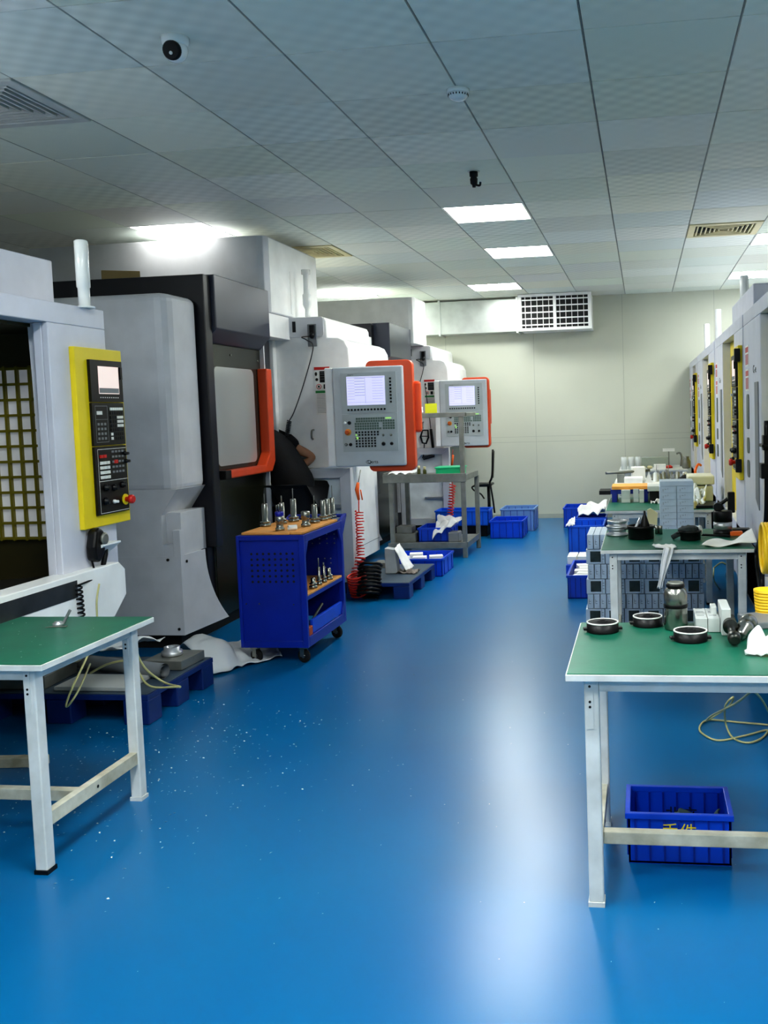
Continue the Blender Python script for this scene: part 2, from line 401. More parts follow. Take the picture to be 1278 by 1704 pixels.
vent(*VENTS[2], 'cream square ceiling vent above the first milling machine with white housing', m_venty, 6)

# dome camera
p = at(291, 62, z=CEIL)
r = thing('security_camera', 'white turret security camera with black lens on the ceiling', 'security camera', p)
b = MB(); b.lathe(p+Vector((0, 0, -.035)), [(.046, 0), (.052, .012), (.055, .035)], 28); b.build('mount', m_lamp, r)
b = MB(); b.blob(p+Vector((0, 0, -.048)), .047, .047, .047, 28, 18); b.build('housing', m_lamp, r)
dv = Vector((.05, -1, -.35)).normalized()
b = MB(); b.lathe(p+Vector((0, 0, -.048))+dv*.030, [(.036, 0), (.036, .008), (.030, .0185)], 24, axis=dv); ln = b.build('lens', m_black, r)
b = MB(); b.lathe(p+Vector((0, 0, -.058))+dv*.047, [(.007, 0), (.006, .003)], 14, axis=dv); b.build('infrared_window', m_key, ln)
p = at(762, 148, z=CEIL)
r = thing('smoke_detector', 'round white smoke detector on the ceiling', 'smoke detector', p)
b = MB(); b.lathe(p+Vector((0, 0, -.022)), [(.050, 0), (.053, .004), (.053, .022)], 28); b.build('base', m_venty if 0 else m_lamp, r)
b = MB(); b.lathe(p+Vector((0, 0, -.048)), [(.022, 0), (.034, .002), (.044, .012), (.047, .026)], 28); c_ = b.build('sensor_cap', m_lamp, r)
b = MB()
for k in range(20):
    a = 2*PI*k/20; q = p+Vector((.0445*math.cos(a), .0445*math.sin(a), -.034)); b.tube([q, q+Vector((.001*math.cos(a), .001*math.sin(a), .008))], .0028, 6)
b.build('air_slots', m_dark, c_)
p = at(788, 284, z=CEIL)
r = thing('sprinkler_nozzle', 'small black nozzle hanging from a pale rose on the ceiling', 'nozzle', p)
b = MB(); b.lathe(p+Vector((0, 0, -.008)), [(.036, 0), (.04, .008)], 20); b.build('rose', m_ventw, r)
b = MB(); b.lathe(p+Vector((0, 0, -.10)), [(.010, 0), (.012, .014), (.022, .022), (.024, .05), (.018, .06), (.026, .066), (.026, .092)], 16); b.build('nozzle_body', m_black, r)
b = MB(); b.tube(smooth_path([p+Vector((.01, 0, -.085)), p+Vector((.035, 0, -.09)), p+Vector((.04, 0, -.07))], 5), .007, 8); b.build('side_hook', m_black, r)

# duct with grille box
r = thing('air_duct', 'galvanised air duct along the back wall under the ceiling', 'air duct', (-3, 12.4, 2.5))
x0 = -4.6; Yd = 12.35
b = MB(); b.box(x0, -1.53, Yd, 12.648, 2.46, 2.88); b.build('duct_body', m_galv, r, bevel=.004)
for x in (-3.6, -2.62, -1.6):
    b = MB(); b.box(x, x+.03, Yd-.02, 12.648, 2.44, 2.9); b.build('flange', m_galv, r)
r2 = thing('air_outlet', 'white air outlet box with two slatted grilles at the end of the duct', 'air outlet', (-1.05, 12.2, 2.45))
X0, X1, Z0, Z1, Yv = -1.53, -.625, 2.44, 2.90, 12.12
b = MB()
b.box(X0, X1, Yv+.02, 12.648, Z0+.01, Z1-.01); b.build('box_body', m_white, r2)
b = MB(); fr = .035
xm = (X0+X1)/2
b.box(X0-.01, X1+.01, Yv-.01, Yv+.03, Z0, Z0+fr); b.box(X0-.01, X1+.01, Yv-.01, Yv+.03, Z1-fr, Z1)
for (a, c) in ((X0-.01, X0+fr), (xm-.02, xm+.02), (X1-fr, X1+.01)): b.box(a, c, Yv-.01, Yv+.03, Z0+fr, Z1-fr)
b.build('frame', m_white, r2, bevel=.003)
for (a, c) in ((X0+fr, xm-.02), (xm+.02, X1-fr)):
    b = MB(); b.box(a, c, Yv+.018, Yv+.0195, Z0+fr, Z1-fr); g = b.build('grille', m_dark, r2)
    b = MB()
    for k in range(5): z = Z0+fr+.03+k*(Z1-Z0-2*fr)/5; b.box(a, c, Yv-.004, Yv+.003, z, z+.016)
    for k in range(5): x = a+.04+k*(c-a)/5.3; b.box(x, x+.007, Yv+.006, Yv+.012, Z0+fr, Z1-fr)
    b.build('slats', m_white, g)
# ================================================================ WORK TABLES
def table(label, x0, x1, y0, y1, zt=.70, inset=.05, lw=.042, ld=.045, leg_x=None, mat_top=None, zs=.145, ys=0, pad=True):
    r = thing('work_table', label, 'work table', ((x0+x1)/2, (y0+y1)/2, 0), 'green topped work tables')
    b = MB(); b.box(x0, x1, y0, y1, zt-.022, zt-.003); b.m(1).box(x0+.004, x1-.004, y0+.004, y1-.004, zt-.003, zt)
    b.build('tabletop', [m_tabwhite, mat_top or m_green], r, bevel=.002)
    lx = [x0+inset, x1-inset-lw]; ly = [y0+inset*.7, y1-inset*.7-ld]
    b = MB(); t = .012
    for y in (ly[0]+.004, ly[1]+ld-.03): b.box(lx[0]+lw, lx[1], y, y+.026, zt-.062, zt-.022)
    for x in (lx[0]+.006, lx[1]+lw-.032): b.box(x, x+.026, ly[0]+ld, ly[1], zt-.062, zt-.022)
    b.build('apron_frame', m_tabwhite, r, bevel=.002)
    for i, x in enumerate(lx):
        for j, y in enumerate(ly):
            b = MB(); b.box(x, x+lw, y, y+ld, .012, zt-.022)
            lg = b.build('leg', m_tabwhite, r, bevel=.004)
            b = MB(); b.box(x-.003, x+lw+.003, y-.003, y+ld+.003, 0, .014); b.build('foot_pad', m_black if (j == 0 and pad) else m_tabwhite, lg)
            b = MB(); b.box(x+.004, x+lw*.62, y-.0025, y, zt-.17, zt-.03)
            b.m(1)
            for zz in (.045, .09, .105): b.cyl((x+.016, y-.004, zt-zz), (x+.016, y-.001, zt-zz), .0038, 10)
            b.build('bracket_plate', [m_tabwhite, m_dark], lg)
        b = MB(); b.box(x+.006, x+lw-.006, ly[0]+ld, ly[1], zs, zs+.045); b.m(1).cyl((x+lw-.0055, (ly[0]+ly[1]+ld)/2, zs+.022), (x+lw-.004, (ly[0]+ly[1]+ld)/2, zs+.022), .006, 10)
        b.build('side_stretcher', [m_dirtywood, m_dark], r, bevel=.003)
    ym = (ly[0]+ly[1]+ld)/2+ys
    b = MB(); b.box(lx[0]+lw-.006, lx[1]+.006, ym-.015, ym+.02, zs-.0, zs+.04); b.build('long_stretcher', m_dirtywood, r, bevel=.003)
    return r
T1 = table('green topped white table nearest the camera on the right, blue crate under it', -.235, .56, 2.66, 3.32, zs=.105, ys=-.10, pad=False)
TL = table('green topped white table on the left in front of the yellow framed control panel', -3.05, -1.885, 2.72, 3.42, ys=-.07)
T2 = table('green topped white table with black pots, second on the right side', -.24, .56, 5.03, 5.86, inset=.045)
T3 = table('green topped white table with upright pale blocks, third on the right side', -.29, .52, 6.95, 7.95)
T4 = table('cluttered white table with papers and tools, fourth on the right side', -.30, .52, 9.25, 10.1, mat_top=m_tabwhite)
T5 = table('farthest white table on the right, against the back wall', -.30, .50, 11.3, 12.2, mat_top=m_tabwhite)

# ================================================================ MACHINING CENTRE, near left
def rrect(x0, x1, z0, z1, r, n=4):
    out = []
    for cx, cz, a0 in ((x1-r, z1-r, 0), (x0+r, z1-r, 90), (x0+r, z0+r, 180), (x1-r, z0+r, 270)):
        for k in range(n+1):
            a = math.radians(a0+90*k/n); out.append((cx+r*math.cos(a), cz+r*math.sin(a)))
    return out
def control_column(root, X, y0, y1, z0, z1, sgn, simple=False, mirror=False):
    """yellow framed control column; sgn=+1 faces +x, -1 faces -x. u runs left->right as seen from its front"""
    W, H = y1-y0, z1-z0
    def Y(u): return (y0+u*W) if sgn > 0 else (y1-u*W)
    def Z(v): return z1-v*H
    def B(b, u0, u1, v0, v1, d0, d1):
        ya, yb = sorted((Y(u0), Y(u1))); xa, xb = sorted((X+sgn*d0, X+sgn*d1)); b.box(xa, xb, ya, yb, Z(v1), Z(v0)); return b
    b = MB(); B(b, 0, 1, 0, 1, 0, .026)
    p = b.build('control_panel', m_yellow, root, bevel=.004, label='yellow framed control panel')
    b = MB(); B(b, .24, .93, .066, .30, .026, .040); b.m(1); B(b, .40, .84, .10, .255, .040, .0415)
    b.m(2); B(b, .405, .83, .222, .25, .0415, .042); b.m(3)
    for k in range(9): B(b, .42+k*.047, .44+k*.047, .273, .278, .040, .0415)
    b.m(0); B(b, .86, .90, .10, .17, .040, .048)
    b.build('monitor', [m_black, m_screenp, m_midgrey, m_key], p, bevel=0)
    b = MB(); B(b, .24, .93, .306, .545, .026, .038); b.m(1)
    for (u0, u1, v0, v1) in ((.30, .56, .322, .325), (.30, .56, .398, .400), (.30, .303, .322, .525), (.557, .56, .322, .525), (.30, .56, .525, .528)): B(b, u0, u1, v0, v1, .038, .039)
    for i in range(3):
        for j in range(4): B(b, .335+i*.07, .375+i*.07, .418+j*.027, .432+j*.027, .038, .0395)
    b.m(2)
    for i in range(6):
        for j in range(8):
            b.m(3 if (i >= 3 and 2 <= j <= 4) or (j == 0) or (i == 0 and j > 5) else 2)
            B(b, .615+i*.048, .648+i*.048, .332+j*.024, .348+j*.024, .038, .043)
    b.m(3); B(b, .33, .40, .352, .372, .038, .05)
    b.build('keyboard', [m_black, m_midgrey, m_dark, m_key], p)
    b = MB(); B(b, .24, .93, .552, .935, .026, .038); b.m(1)
    for (u0, u1, v0, v1) in ((.30, .92, .565, .568), (.30, .303, .565, .925), (.30, .92, .925, .928), (.30, .92, .745, .748)): B(b, u0, u1, v0, v1, .038, .039)
    for i in range(3):
        for j in range(4): B(b, .335+i*.072, .385+i*.072, .635+j*.027, .652+j*.027, .038, .044)
    b.m(3)
    for i in range(4):
        for j in range(5): B(b, .60+i*.072, .64+i*.072, .578+j*.029, .59+j*.029, .038, .041)
    b.m(2); B(b, .335, .385, .598, .615, .038, .046); B(b, .405, .455, .598, .615, .038, .046); B(b, .64, .70, .632, .652, .038, .046)
    op = b.build('operation_panel', [m_black, m_key, m_red, m_midgrey], p)
    for (u, v, rr, mm) in ((.42, .785, .016, m_black), (.60, .79, .016, m_black), (.79, .78, .015, m_black), (.40, .86, .018, m_black), (.585, .87, .010, m_key), (.88, .60, .010, m_black), (.90, .645, .010, m_black)):
        c = Vector((X+sgn*.038, Y(u), Z(v)))
        b = MB(); b.lathe(c, [(rr, 0), (rr, .008), (rr*.7, .012), (rr*.65, .024)], 14, axis=(sgn, 0, 0)); b.build('knob', mm, op)
    c = Vector((X+sgn*.038, Y(.84), Z(.868)))
    b = MB(); b.lathe(c, [(.026, 0), (.026, .006)], 20, axis=(sgn, 0, 0)); b.m(1).lathe(c+Vector((sgn*.006, 0, 0)), [(.012, 0), (.012, .014), (.021, .018), (.021, .034), (.015, .04)], 20, axis=(sgn, 0, 0))
    b.build('emergency_stop', [m_yellow, m_red], op, label='red mushroom button on a yellow ring')
    return p

XA = -2.5
A = thing('machining_center', 'white machining centre with yellow framed control panel at the left photo edge', 'machine', (-3.4, 3.2, 0))
ye = 4.24
b = MB(); b.box(-4.6, XA-.02, ye-.07, ye-.04, .45, 1.96); b.box(-4.6, XA, 1.3, ye, 1.885, 1.975)      # end wall, top beam
b.box(-4.6, -3.95, 1.3, ye-.04, .45, 1.9)
b.build('housing', m_bluewhite, A, bevel=.004)
b = MB(); b.box(-4.5, -2.68, 1.6, 4.14, 1.975, 2.2); b.build('roof_cover', m_bluewhite, A, bevel=.006)
b = MB(); b.box(-4.9, -3.5, 4.0, 4.7, 1.9, 2.42); b.build('magazine_cover', m_white, A, bevel=.006)
b = MB(); b.box(XA-.03, XA, 3.80, ye, .72, 1.885)                       # front post
b.box(XA-.07, XA-.03, 3.80, 3.815, .72, 1.885)
b.build('front_post', m_bluewhite, A, bevel=.004)
b = MB(); b.prism([(XA-.03, 1.885)]+[(at(x, y, Y=3.83).x, z) for x, y, z in ((45, 540, 1.885), (65, 760, 1.24), (78, 800, 1.16), (95, 955, .76))]+[(XA-.03, .76)], 'Y', 3.83, 3.86)
for (zz, xx) in ((1.62, -.09), (1.42, -.08), (1.30, -.05), (1.0, -.05)): b.m(1).cyl((XA+xx, 3.8349, zz), (XA+xx, 3.832, zz), .004, 8)
b.build('door_edge', [m_bluewhite, m_dark], A, bevel=.003)
b = MB(); b.prism([(2.0, .80), (3.66, .80), (4.14, .80), (4.19, .76), (4.19, .64), (4.08, .555), (2.0, .555)], 'X', XA-.05, XA+.06); b.build('front_apron', m_white, A, bevel=.004)
b = MB(); b.box(-4.5, XA-.3, 1.4, 4.15, .40, .70); b.build('coolant_tank', m_dark, A, bevel=.01)
b = MB(); b.box(-4.4, -3.75, 1.5, 4.0, 0, .40); b.build('base', m_dark, A)
for y in (1.9, 3.9):
    b = MB(); b.cyl((-3.3, y, 0), (-3.3, y, .42), .035, 12); b.build('levelling_foot', m_dark, A)
# interior
b = MB(); b.box(-3.95, XA-.03, 4.10, 4.12, .70, 1.885); b.box(-3.96, -3.94, 1.35, 4.1, .7, 1.885); b.box(-3.95, XA-.1, 1.35, 4.1, 1.87, 1.884)
b.build('interior_lining', mat('interior_dark_olive', S(52, 48, 22), .5, noise=.3, nscale=2), A)
b = MB(); m_ = b
b.prism([(XA+.062, .775), (XA+.062, .70), (-3.9, .62), (-3.9, .66), (XA-.25, .74)], 'Y', 1.4, 3.80)
b.prism([(XA-.03, .76), (XA-.03, .70), (-3.9, .62), (-3.9, .66)], 'Y', 3.80, 4.098)
b.build('chip_tray', mat('wet_dark_tray', S(60, 62, 64), .3, .4, noise=.3, nscale=8), A)
b = MB()
gx0, gx1, gz0, gz1 = -3.62, -2.66, .925, 1.71; nx, nzr = 15, 11
b.box(gx0, gx1, 4.088, 4.092, gz0, gz1)
g = b.build('side_window', mat('glowing_window_pane', S(205, 206, 210), .5, noise=.12, emit=.12), A)  # weak glow stands in for the bright room seen through the pane
b = MB()
cw, ch = (gx1-gx0)/nx, (gz1-gz0)/nzr
for i in range(nx+1): b.box(gx0+i*cw-.006, gx0+i*cw+.006, 4.072, 4.088, gz0-.01, gz1+.01)
for j in range(nzr+1): b.box(gx0-.01, gx1+.01, 4.073, 4.088, gz0+j*ch-.006, gz0+j*ch+.006)
for i in range(nx+1):      # rounded corners of every pane
    for j in range(nzr+1):
        x, z = gx0+i*cw, gz0+j*ch; b.prism([(x-.013, z), (x, z-.013), (x+.013, z), (x, z+.013)], 'Y', 4.074, 4.088)
b.build('yellow_grille', mat('olive_yellow_grille', S(112, 104, 20), .5), g)
b = MB(); b.box(-3.9, -3.05, 2.6, 3.95, .80, .92); b.build('work_bed', m_dark, A, bevel=.01)
control_column(A, XA, 3.94, 4.325, .975, 1.79, 1)
# small shelf and lamp tube
b = MB(); b.prism([(XA, .90), (XA+.07, .90), (XA+.07, .892), (XA, .84)], 'Y', 4.0, 4.15); b.build('side_shelf', m_white, A)
lc = at(146, 508, z=1.975)
b = MB(); b.lathe((at(141, 510, Y=4.09).x, 4.09, 1.97), [(.045, 0), (.045, .008), (.026, .012), (.026, .09), (.030, .095), (.030, .30), (.024, .305)], 20); b.build('lamp_tube', m_lamp, A)

# hand pendant hanging on the post, air gun beside it
pp = at(148, 905, X=XA)
r = thing('hand_pendant', 'black handheld jog pendant hanging below the yellow control panel', 'hand control', pp)
b = MB()
hp = [(.0, .075), (.035, .055), (.045, .0), (.03, -.05), (-.01, -.085), (-.045, -.07), (-.05, -.01), (-.03, .06)]
b.prism([(pp.y+y, pp.z+z) for y, z in hp], 'X', XA+.012, XA+.06); b.build('pendant_body', m_black, r, bevel=.012)
b = MB(); b.lathe(pp+Vector((.06, .022, .02)), [(.028, 0), (.028, .008), (.02, .012)], 20, axis=(1, 0, 0)); b.build('hand_wheel', m_dsteel, r)
b = MB(); c0 = pp+Vector((.03, -.035, -.07)); c1 = at(133, 1012, X=XA+.07); b.tube([c0, c0+Vector((.02, 0, -.08))]+[c1+Vector((0, 0, .1))], .0045, 8)
b.tube(helix(c1+Vector((0, 0, .1)), c1+Vector((0, .01, -.06)), .013, 8), .0045, 6); b.build('coiled_cord', m_black, r)
pg = at(172, 945, X=XA)
r = thing('air_gun', 'black air blow gun with tan hose hanging beside the jog pendant', 'air gun', pg)
b = MB(); g0 = at(177, 912, X=XA+.03); g1 = at(168, 962, X=XA+.03); b.tube([g0, g0.lerp(g1, .2), g1], [.008, .013, .010], 10); b.build('grip', m_black, r)
b = MB(); b.tube(smooth_path([g0, g0+Vector((0, -.012, .03)), at(167, 908, X=XA+.03)], 5), .003, 8); b.m(0).tube([g1, at(164, 975, X=XA+.03)], .006, 8); b.build('nozzle', m_steel, r)
b = MB(); b.tube(smooth_path([at(165, 972, X=XA+.08), at(161, 1000, X=XA+.1), at(158, 1060, X=XA+.1), at(118, 1150, X=XA+.15), at(111, 1176, X=XA+.15), at(130, 1150, X=XA+.15), at(150, 1105, z=.25)], 8), .0045, 8); b.build('hose', m_tan, r)

# hoses hanging off the left table down to the pallet
b = MB(); b.tube(smooth_path([at(225, 1040, Y=4.15), at(225, 1075, Y=4.2), at(240, 1110, Y=4.25), at(272, 1135, Y=4.3), at(300, 1143, z=.20)], 8), .0055, 8)
b.tube(smooth_path([at(300, 1143, z=.20), at(250, 1142, z=.19), at(228, 1115, z=.24), at(212, 1100, z=.28), at(180, 1105, z=.26), at(150, 1120, z=.20)], 8), .0055, 8)
tag(b.build('air_hose', m_tan, origin=at(260, 1120, z=.15)), 'thin tan air hose looping over the pallet behind the left table', 'hose')

# ================================================================ MILLING MACHINES (dark hood, orange handle)
def mill(label, D, name='milling_machine', far=False, group='grey and white milling machines with orange trimmed panels'):
    D = Vector(D); dx, dy = D.x, D.y
    R = thing(name, label, 'machine', D+Vector((-3.5, 7.5, 0)), group)
    wm = m_white
    # grey side cabinet
    def bx(b, x0, x1, y0, y1, z0, z1): b.box(x0+dx, x1+dx, y0+dy, y1+dy, z0, z1)
    def pr(b, poly, ax, a, c):
        if ax == 'X': b.prism([(p[0]+dy, p[1]) for p in poly], ax, a+dx, c+dx)
        elif ax == 'Y': b.prism([(p[0]+dx, p[1]) for p in poly], ax, a+dy, c+dy)
        else: b.prism([(p[0]+dx, p[1]+dy) for p in poly], ax, a, c)
    V = lambda x, y, z: Vector((x+dx, y+dy, z))
    b = MB()
    pr(b, [(-4.7, 5.6), (-2.97, 5.6), (-2.93, 5.61), (-2.905, 5.64), (-2.89, 5.68), (-2.885, 5.82), (-2.885, 6.0), (-4.7, 6.0)], 'Z', 1.0, 2.24)
    b.build('side_cabinet', m_grey, R, bevel=.05, seg=4)
    b = MB(); pr(b, [(-4.7, 1.02), (-2.89, 1.02), (-3.0, .86), (-3.0, .60), (-4.7, .60)], 'Y', 5.603, 6.0)
    b.build('cabinet_step', m_grey, R)
    for (xa, xb, ya, yb, za, zb) in ((-3.06, -2.902, 5.66, 5.995, .598, .87), (-2.932, -2.884, 5.601, 5.655, .597, .765), (-3.01, -2.925, 5.6045, 5.664, .596, .675)):
        b = MB(); bx(b, xa, xb, ya, yb, za, zb); b.build('step_block', m_grey, R, bevel=.003)
    b = MB()
    ys = [5.6, 5.9, 5.98, 6.06, 6.14, 6.22]
    b.grid(lambda u, v: V(-2.885+.045*(1-v)**2*u, 5.6+(u*(.34+.21*(1-v)**2.2)), .10+v*.5), 12, 12)
    b.grid(lambda u, v: V(-4.7+u*1.815, 5.6, .10+v*.5), 2, 2, False)
    b.grid(lambda u, v: V(-4.7+u*1.815, 5.6+v*.3, .6), 1, 1, False)
    b.build('flared_base', m_grey, R, label='flared grey base panel')
    b = MB()
    for (x, z) in ((-2.92, .14), (-2.97, .58)): b.cyl(V(x, 5.599, z), V(x, 5.594, z), .009, 10)
    b.cyl(V(-2.884, 5.67, .56), V(-2.878, 5.67, .56), .009, 10)
    b.build('screw', m_dark, R)
    b = MB(); bx(b, -4.6, -2.95, 5.68, 9.2, .0, .10); b.build('plinth', m_dark, R)
    # black end frame, hood, door
    b = MB(); bx(b, -4.0, -2.83, 6.0, 6.1, .6, 2.40); bx(b, -4.0, -2.90, 6.0, 6.1, .1, .6); b.build('end_frame', m_navy, R, bevel=.006)
    hx = .14 if far else 0
    b = MB(); pr(b, [(-2.80+hx, 2.41), (-2.80+hx, 2.055), (-2.885, 1.965), (-3.4, 1.965), (-3.4, 2.41)], 'Y', 6.1, 7.03); b.build('hood', m_hood, R, bevel=.006)
    b = MB(); bx(b, -3.4, -2.89, 6.1, 7.03, .1, 1.965); 
    dr = b.build('door', m_glossdoor, R, bevel=.006, label='dark polished door under the hood')
    b = MB(); pr(b, rrect(6.20, 6.87, 1.125, 1.81, .05), 'X', -2.90, -2.883); b.build('door_window', m_glass, dr)
    b = MB(); pr(b, [(6.1, .1), (6.1, 1.03), (7.03, 1.03), (6.55, .1)], 'X', -2.89, -2.884); b.build('painted_door_reflection', mat('painted_olive_reflection', S(38, 40, 28), .25, .3, noise=.3, nscale=2), dr)  # olive reflection on the door, painted as a dark shape
    b = MB()
    for (y, z) in ((6.13, 1.92), (6.13, 1.35), (6.5, 1.90), (6.98, 1.88)): b.cyl(V(-2.892, y, z), V(-2.885, y, z), .007, 10)
    b.build('bolt', m_steel, dr)
    b = MB(); pr(b, [(6.955, 1.82), (7.05, 1.82), (7.05, 1.12), (6.98, 1.04), (6.22, 1.04), (6.22, 1.095), (6.86, 1.095), (6.955, 1.19)], 'X', -2.89, -2.81); b.build('orange_handle', m_orange, dr, bevel=.01, label='orange angular door handle frame')
    b = MB(); bx(b, -2.892, -2.80, 6.13, 6.22, 1.04, 1.10); b.build('handle_end', m_black, dr, bevel=.004)
    # white upper housing
    ux = .20 if far else 0; ue = 7.62 if far else 8.18
    b = MB(); pr(b, [(-4.75, 7.04), (-2.88+ux, 7.04), (-2.835+ux, 7.052), (-2.81+ux, 7.09), (-2.81+ux, ue), (-4.75, ue)], 'Z', 2.25, 2.83 if not far else 2.78); b.build('upper_housing', m_grey if not far else wm, R, bevel=.006)
    if not far: b = MB(); bx(b, -2.8095, -2.805, 7.52, 7.56, 2.28, 2.62); b.m(0); bx(b, -2.8098, -2.8075, 7.10, 8.17, 2.26, 2.82); b.build('housing_front_panel', wm, R, bevel=.002)
    b = MB(); bx(b, -3.3, -2.82, 7.03, 7.52, 2.07, 2.25); b.build('lintel_cover', wm, R, bevel=.004)
    b = MB(); bx(b, -3.5, -3.3, 7.0, 7.6, 1.2, 2.07); bx(b, -3.3, -2.98, 7.47, 7.50, 1.42, 2.07); bx(b, -3.3, -2.86, 7.03, 7.05, .3, 2.07); b.build('interior_side', mat('smudged_interior', S(200, 200, 204), .5, color2=S(120, 112, 112), nscale=5), R)
    b = MB(); bx(b, -3.3, -2.96, 7.46, 7.50, 1.30, 1.42); b.build('dark_band', m_dark, R)
    b = MB(); bx(b, -3.5, -2.95, 7.05, 7.5, .1, .72); bx(b, -3.5, -3.3, 7.0, 7.6, .1, 1.2); b.build('lower_recess', m_dark, R)
    b = MB(); bx(b, -2.98, -2.945, 7.44, 7.53, .9, 2.07); b.build('door_edge', wm, R, bevel=.006)
    # white control housing at the far end
    b = MB()
    prof = [(-4.5, 2.25), (-2.56, 2.25), (-2.53, 2.24), (-2.515, 2.21), (-2.51, 2.08), (-2.42, 2.075), (-2.37, 2.05), (-2.34, 1.99), (-2.335, 1.89), (-2.34, 1.03), (-2.72, 1.03), (-2.95, .74), (-4.5, .74)]
    pr(b, prof, 'Y', 7.5, 8.72)
    b.build('control_housing', wm, R, bevel=.008)
    b = MB(); pr(b, rrect(-2.84, -2.535, 2.09, 2.245, .02), 'Y', 7.488, 7.5); b.build('top_bracket', m_grey, R, label='grey bracket plate under the lamp tube')
    b = MB(); bx(b, -3.8, -2.68, 7.62, 9.38, .08, 2.22); b.m(1); bx(b, -2.6795, -2.677, 8.5, 9.37, .205, .209); b.build('rear_skirt', [wm, m_line], R, bevel=.006)
    # lower grey frame with a window
    def gf(n): return n
    b = MB()
    fo = [(-2.34, 1.028), (-2.34, .10), (-2.95, .10), (-2.95, .78), (-2.74, 1.028)]
    pr(b, [(-2.34, 1.028), (-2.43, .95), (-2.68, .95), (-2.74, 1.028)], 'Y', 7.42, 7.5)
    pr(b, [(-2.34, 1.028), (-2.34, .10), (-2.43, .18), (-2.43, .95)], 'Y', 7.42, 7.5)
    pr(b, [(-2.34, .10), (-2.95, .10), (-2.85, .18), (-2.43, .18)], 'Y', 7.42, 7.5)
    b.m(1); pr(b, [(-2.74, 1.028), (-2.68, .95), (-2.85, .74), (-2.95, .78)], 'Y', 7.42, 7.5)
    pr(b, [(-2.95, .78), (-2.85, .74), (-2.85, .18), (-2.95, .10)], 'Y', 7.42, 7.5)
    fr = b.build('lower_frame', [m_grey, m_black if not far else m_grey], R, bevel=.003, label='steel window frame below the control housing')
    b = MB(); pr(b, [(-2.43, .95), (-2.68, .95), (-2.85, .74), (-2.85, .18), (-2.43, .18)], 'Y', 7.485, 7.497); b.build('frame_pane', mat('pale_frame_pane', S(222, 228, 230), .3, .0, noise=.2, nscale=4), fr)
    b = MB(); bx(b, -2.84, -2.44, 7.44, 7.49, .70, .73); bx(b, -2.66, -2.44, 7.44, 7.49, .42, .44); b.build('cross_bar', m_alu, fr)
    b = MB(); bx(b, -2.85, -2.36, 7.46, 7.52, .0, .1); b.build('frame_foot', m_dark, fr)
    # lamp tube
    b = MB(); b.lathe(V(-2.70, 7.60, 2.24), [(.035, 0), (.035, .012), (.020, .02), (.018, .08), (.034, .12), (.034, .20), (.024, .21), (.022, .36), (.036, .365), (.036, .40)], 20); b.build('lamp_tube', m_lamp, R)
    # socket, switch, hook
    b = MB(); bx(b, -2.665, -2.59, 7.476, 7.488, 2.01, 2.19); b.build('socket_plate', m_midgrey, R, bevel=.004)
    b = MB(); bx(b, -2.64, -2.60, 7.45, 7.476, 2.10, 2.18); b.blob(V(-2.618, 7.45, 2.095), .022, .02, .025); b.build('plug', m_black, R, bevel=.004)
    b = MB(); bx(b, -2.79, -2.765, 7.48, 7.488, 2.13, 2.215); b.build('slot', m_black, R)
    b = MB(); b.tube(smooth_path([V(-2.62, 7.45, 2.09), V(-2.70, 7.44, 2.085), V(-2.665, 7.46, 2.06), V(-2.62, 7.47, 2.0), V(-2.71, 7.47, 1.72), V(-2.80, 7.47, 1.50), V(-2.84, 7.45, 1.42)], 8), .0045, 8)
    b.tube(helix(V(-2.84, 7.45, 1.42), V(-2.90, 7.43, 1.12), .016, 22), .0045, 6); b.build('coiled_cable', m_black if far else mat('grey_cable', S(60, 62, 66), .5), R)
    # stickers
    b = MB(); bx(b, -2.63, -2.50, 7.497, 7.4995, 1.66, 1.845)
    b.m(1); bx(b, -2.63, -2.50, 7.4955, 7.497, 1.822, 1.845)
    b.m(2); bx(b, -2.585, -2.505, 7.4955, 7.497, 1.72, 1.812); bx(b, -2.555, -2.525, 7.4955, 7.497, 1.668, 1.705)
    b.m(1).lathe(V(-2.595, 7.497, 1.688), [(.021, 0), (.021, .0015)], 20, axis=(0, -1, 0)); b.m(0).lathe(V(-2.595, 7.4955, 1.688), [(.016, 0), (.016, .001)], 20, axis=(0, -1, 0))
    b.m(2).blob(V(-2.615, 7.496, 1.79), .01, .002, .016); b.blob(V(-2.61, 7.496, 1.745), .012, .002, .012); b.blob(V(-2.595, 7.494, 1.688), .008, .002, .01); b.tube([V(-2.51, 7.496, 1.70), V(-2.51, 7.496, 1.67)], .004, 6)
    b.m(3); 
    for q in (1.745, 1.765, 1.785, 1.80): bx(b, -2.58, -2.512, 7.4948, 7.4955, q, q+.003)
    b.build('warning_sticker', [m_paper, m_red, m_dark, m_midgrey], R)
    b = MB(); bx(b, -2.625, -2.50, 7.497, 7.4995, 1.46, 1.655); b.m(1); bx(b, -2.625, -2.50, 7.4955, 7.497, 1.635, 1.655); b.m(2)
    for k in range(14):
        w = .105*random.uniform(.75, 1); bx(b, -2.615, -2.615+w, 7.4962, 7.497, 1.622-k*.0112, 1.6245-k*.0112)
    b.build('instruction_sticker', [m_paper, mat('sticker_green', S(40, 150, 80), .5), m_midgrey], R)
    b = MB(); b.tube(smooth_path([V(-2.655, 7.495, 1.34), V(-2.655, 7.45, 1.33), V(-2.655, 7.44, 1.28), V(-2.655, 7.465, 1.265)], 4), .008, 8); b.build('hook', m_dsteel, R)
    # control panel on its arm
    P = D + Vector((0, 7.2, 0)) - Vector((0, 0, 0))
    Yp = 7.2+dy
    def px_(b, x0, x1, ya, yb, z0, z1): b.box(x0+dx, x1+dx, Yp+ya, Yp+yb, z0, z1)
    b = MB(); px_(b, -2.385, -1.825, 0, .05, 1.05, 1.82); cp = b.build('control_panel', m_panel, R, bevel=.01, label='pale grey control panel with lit screen and orange edging')
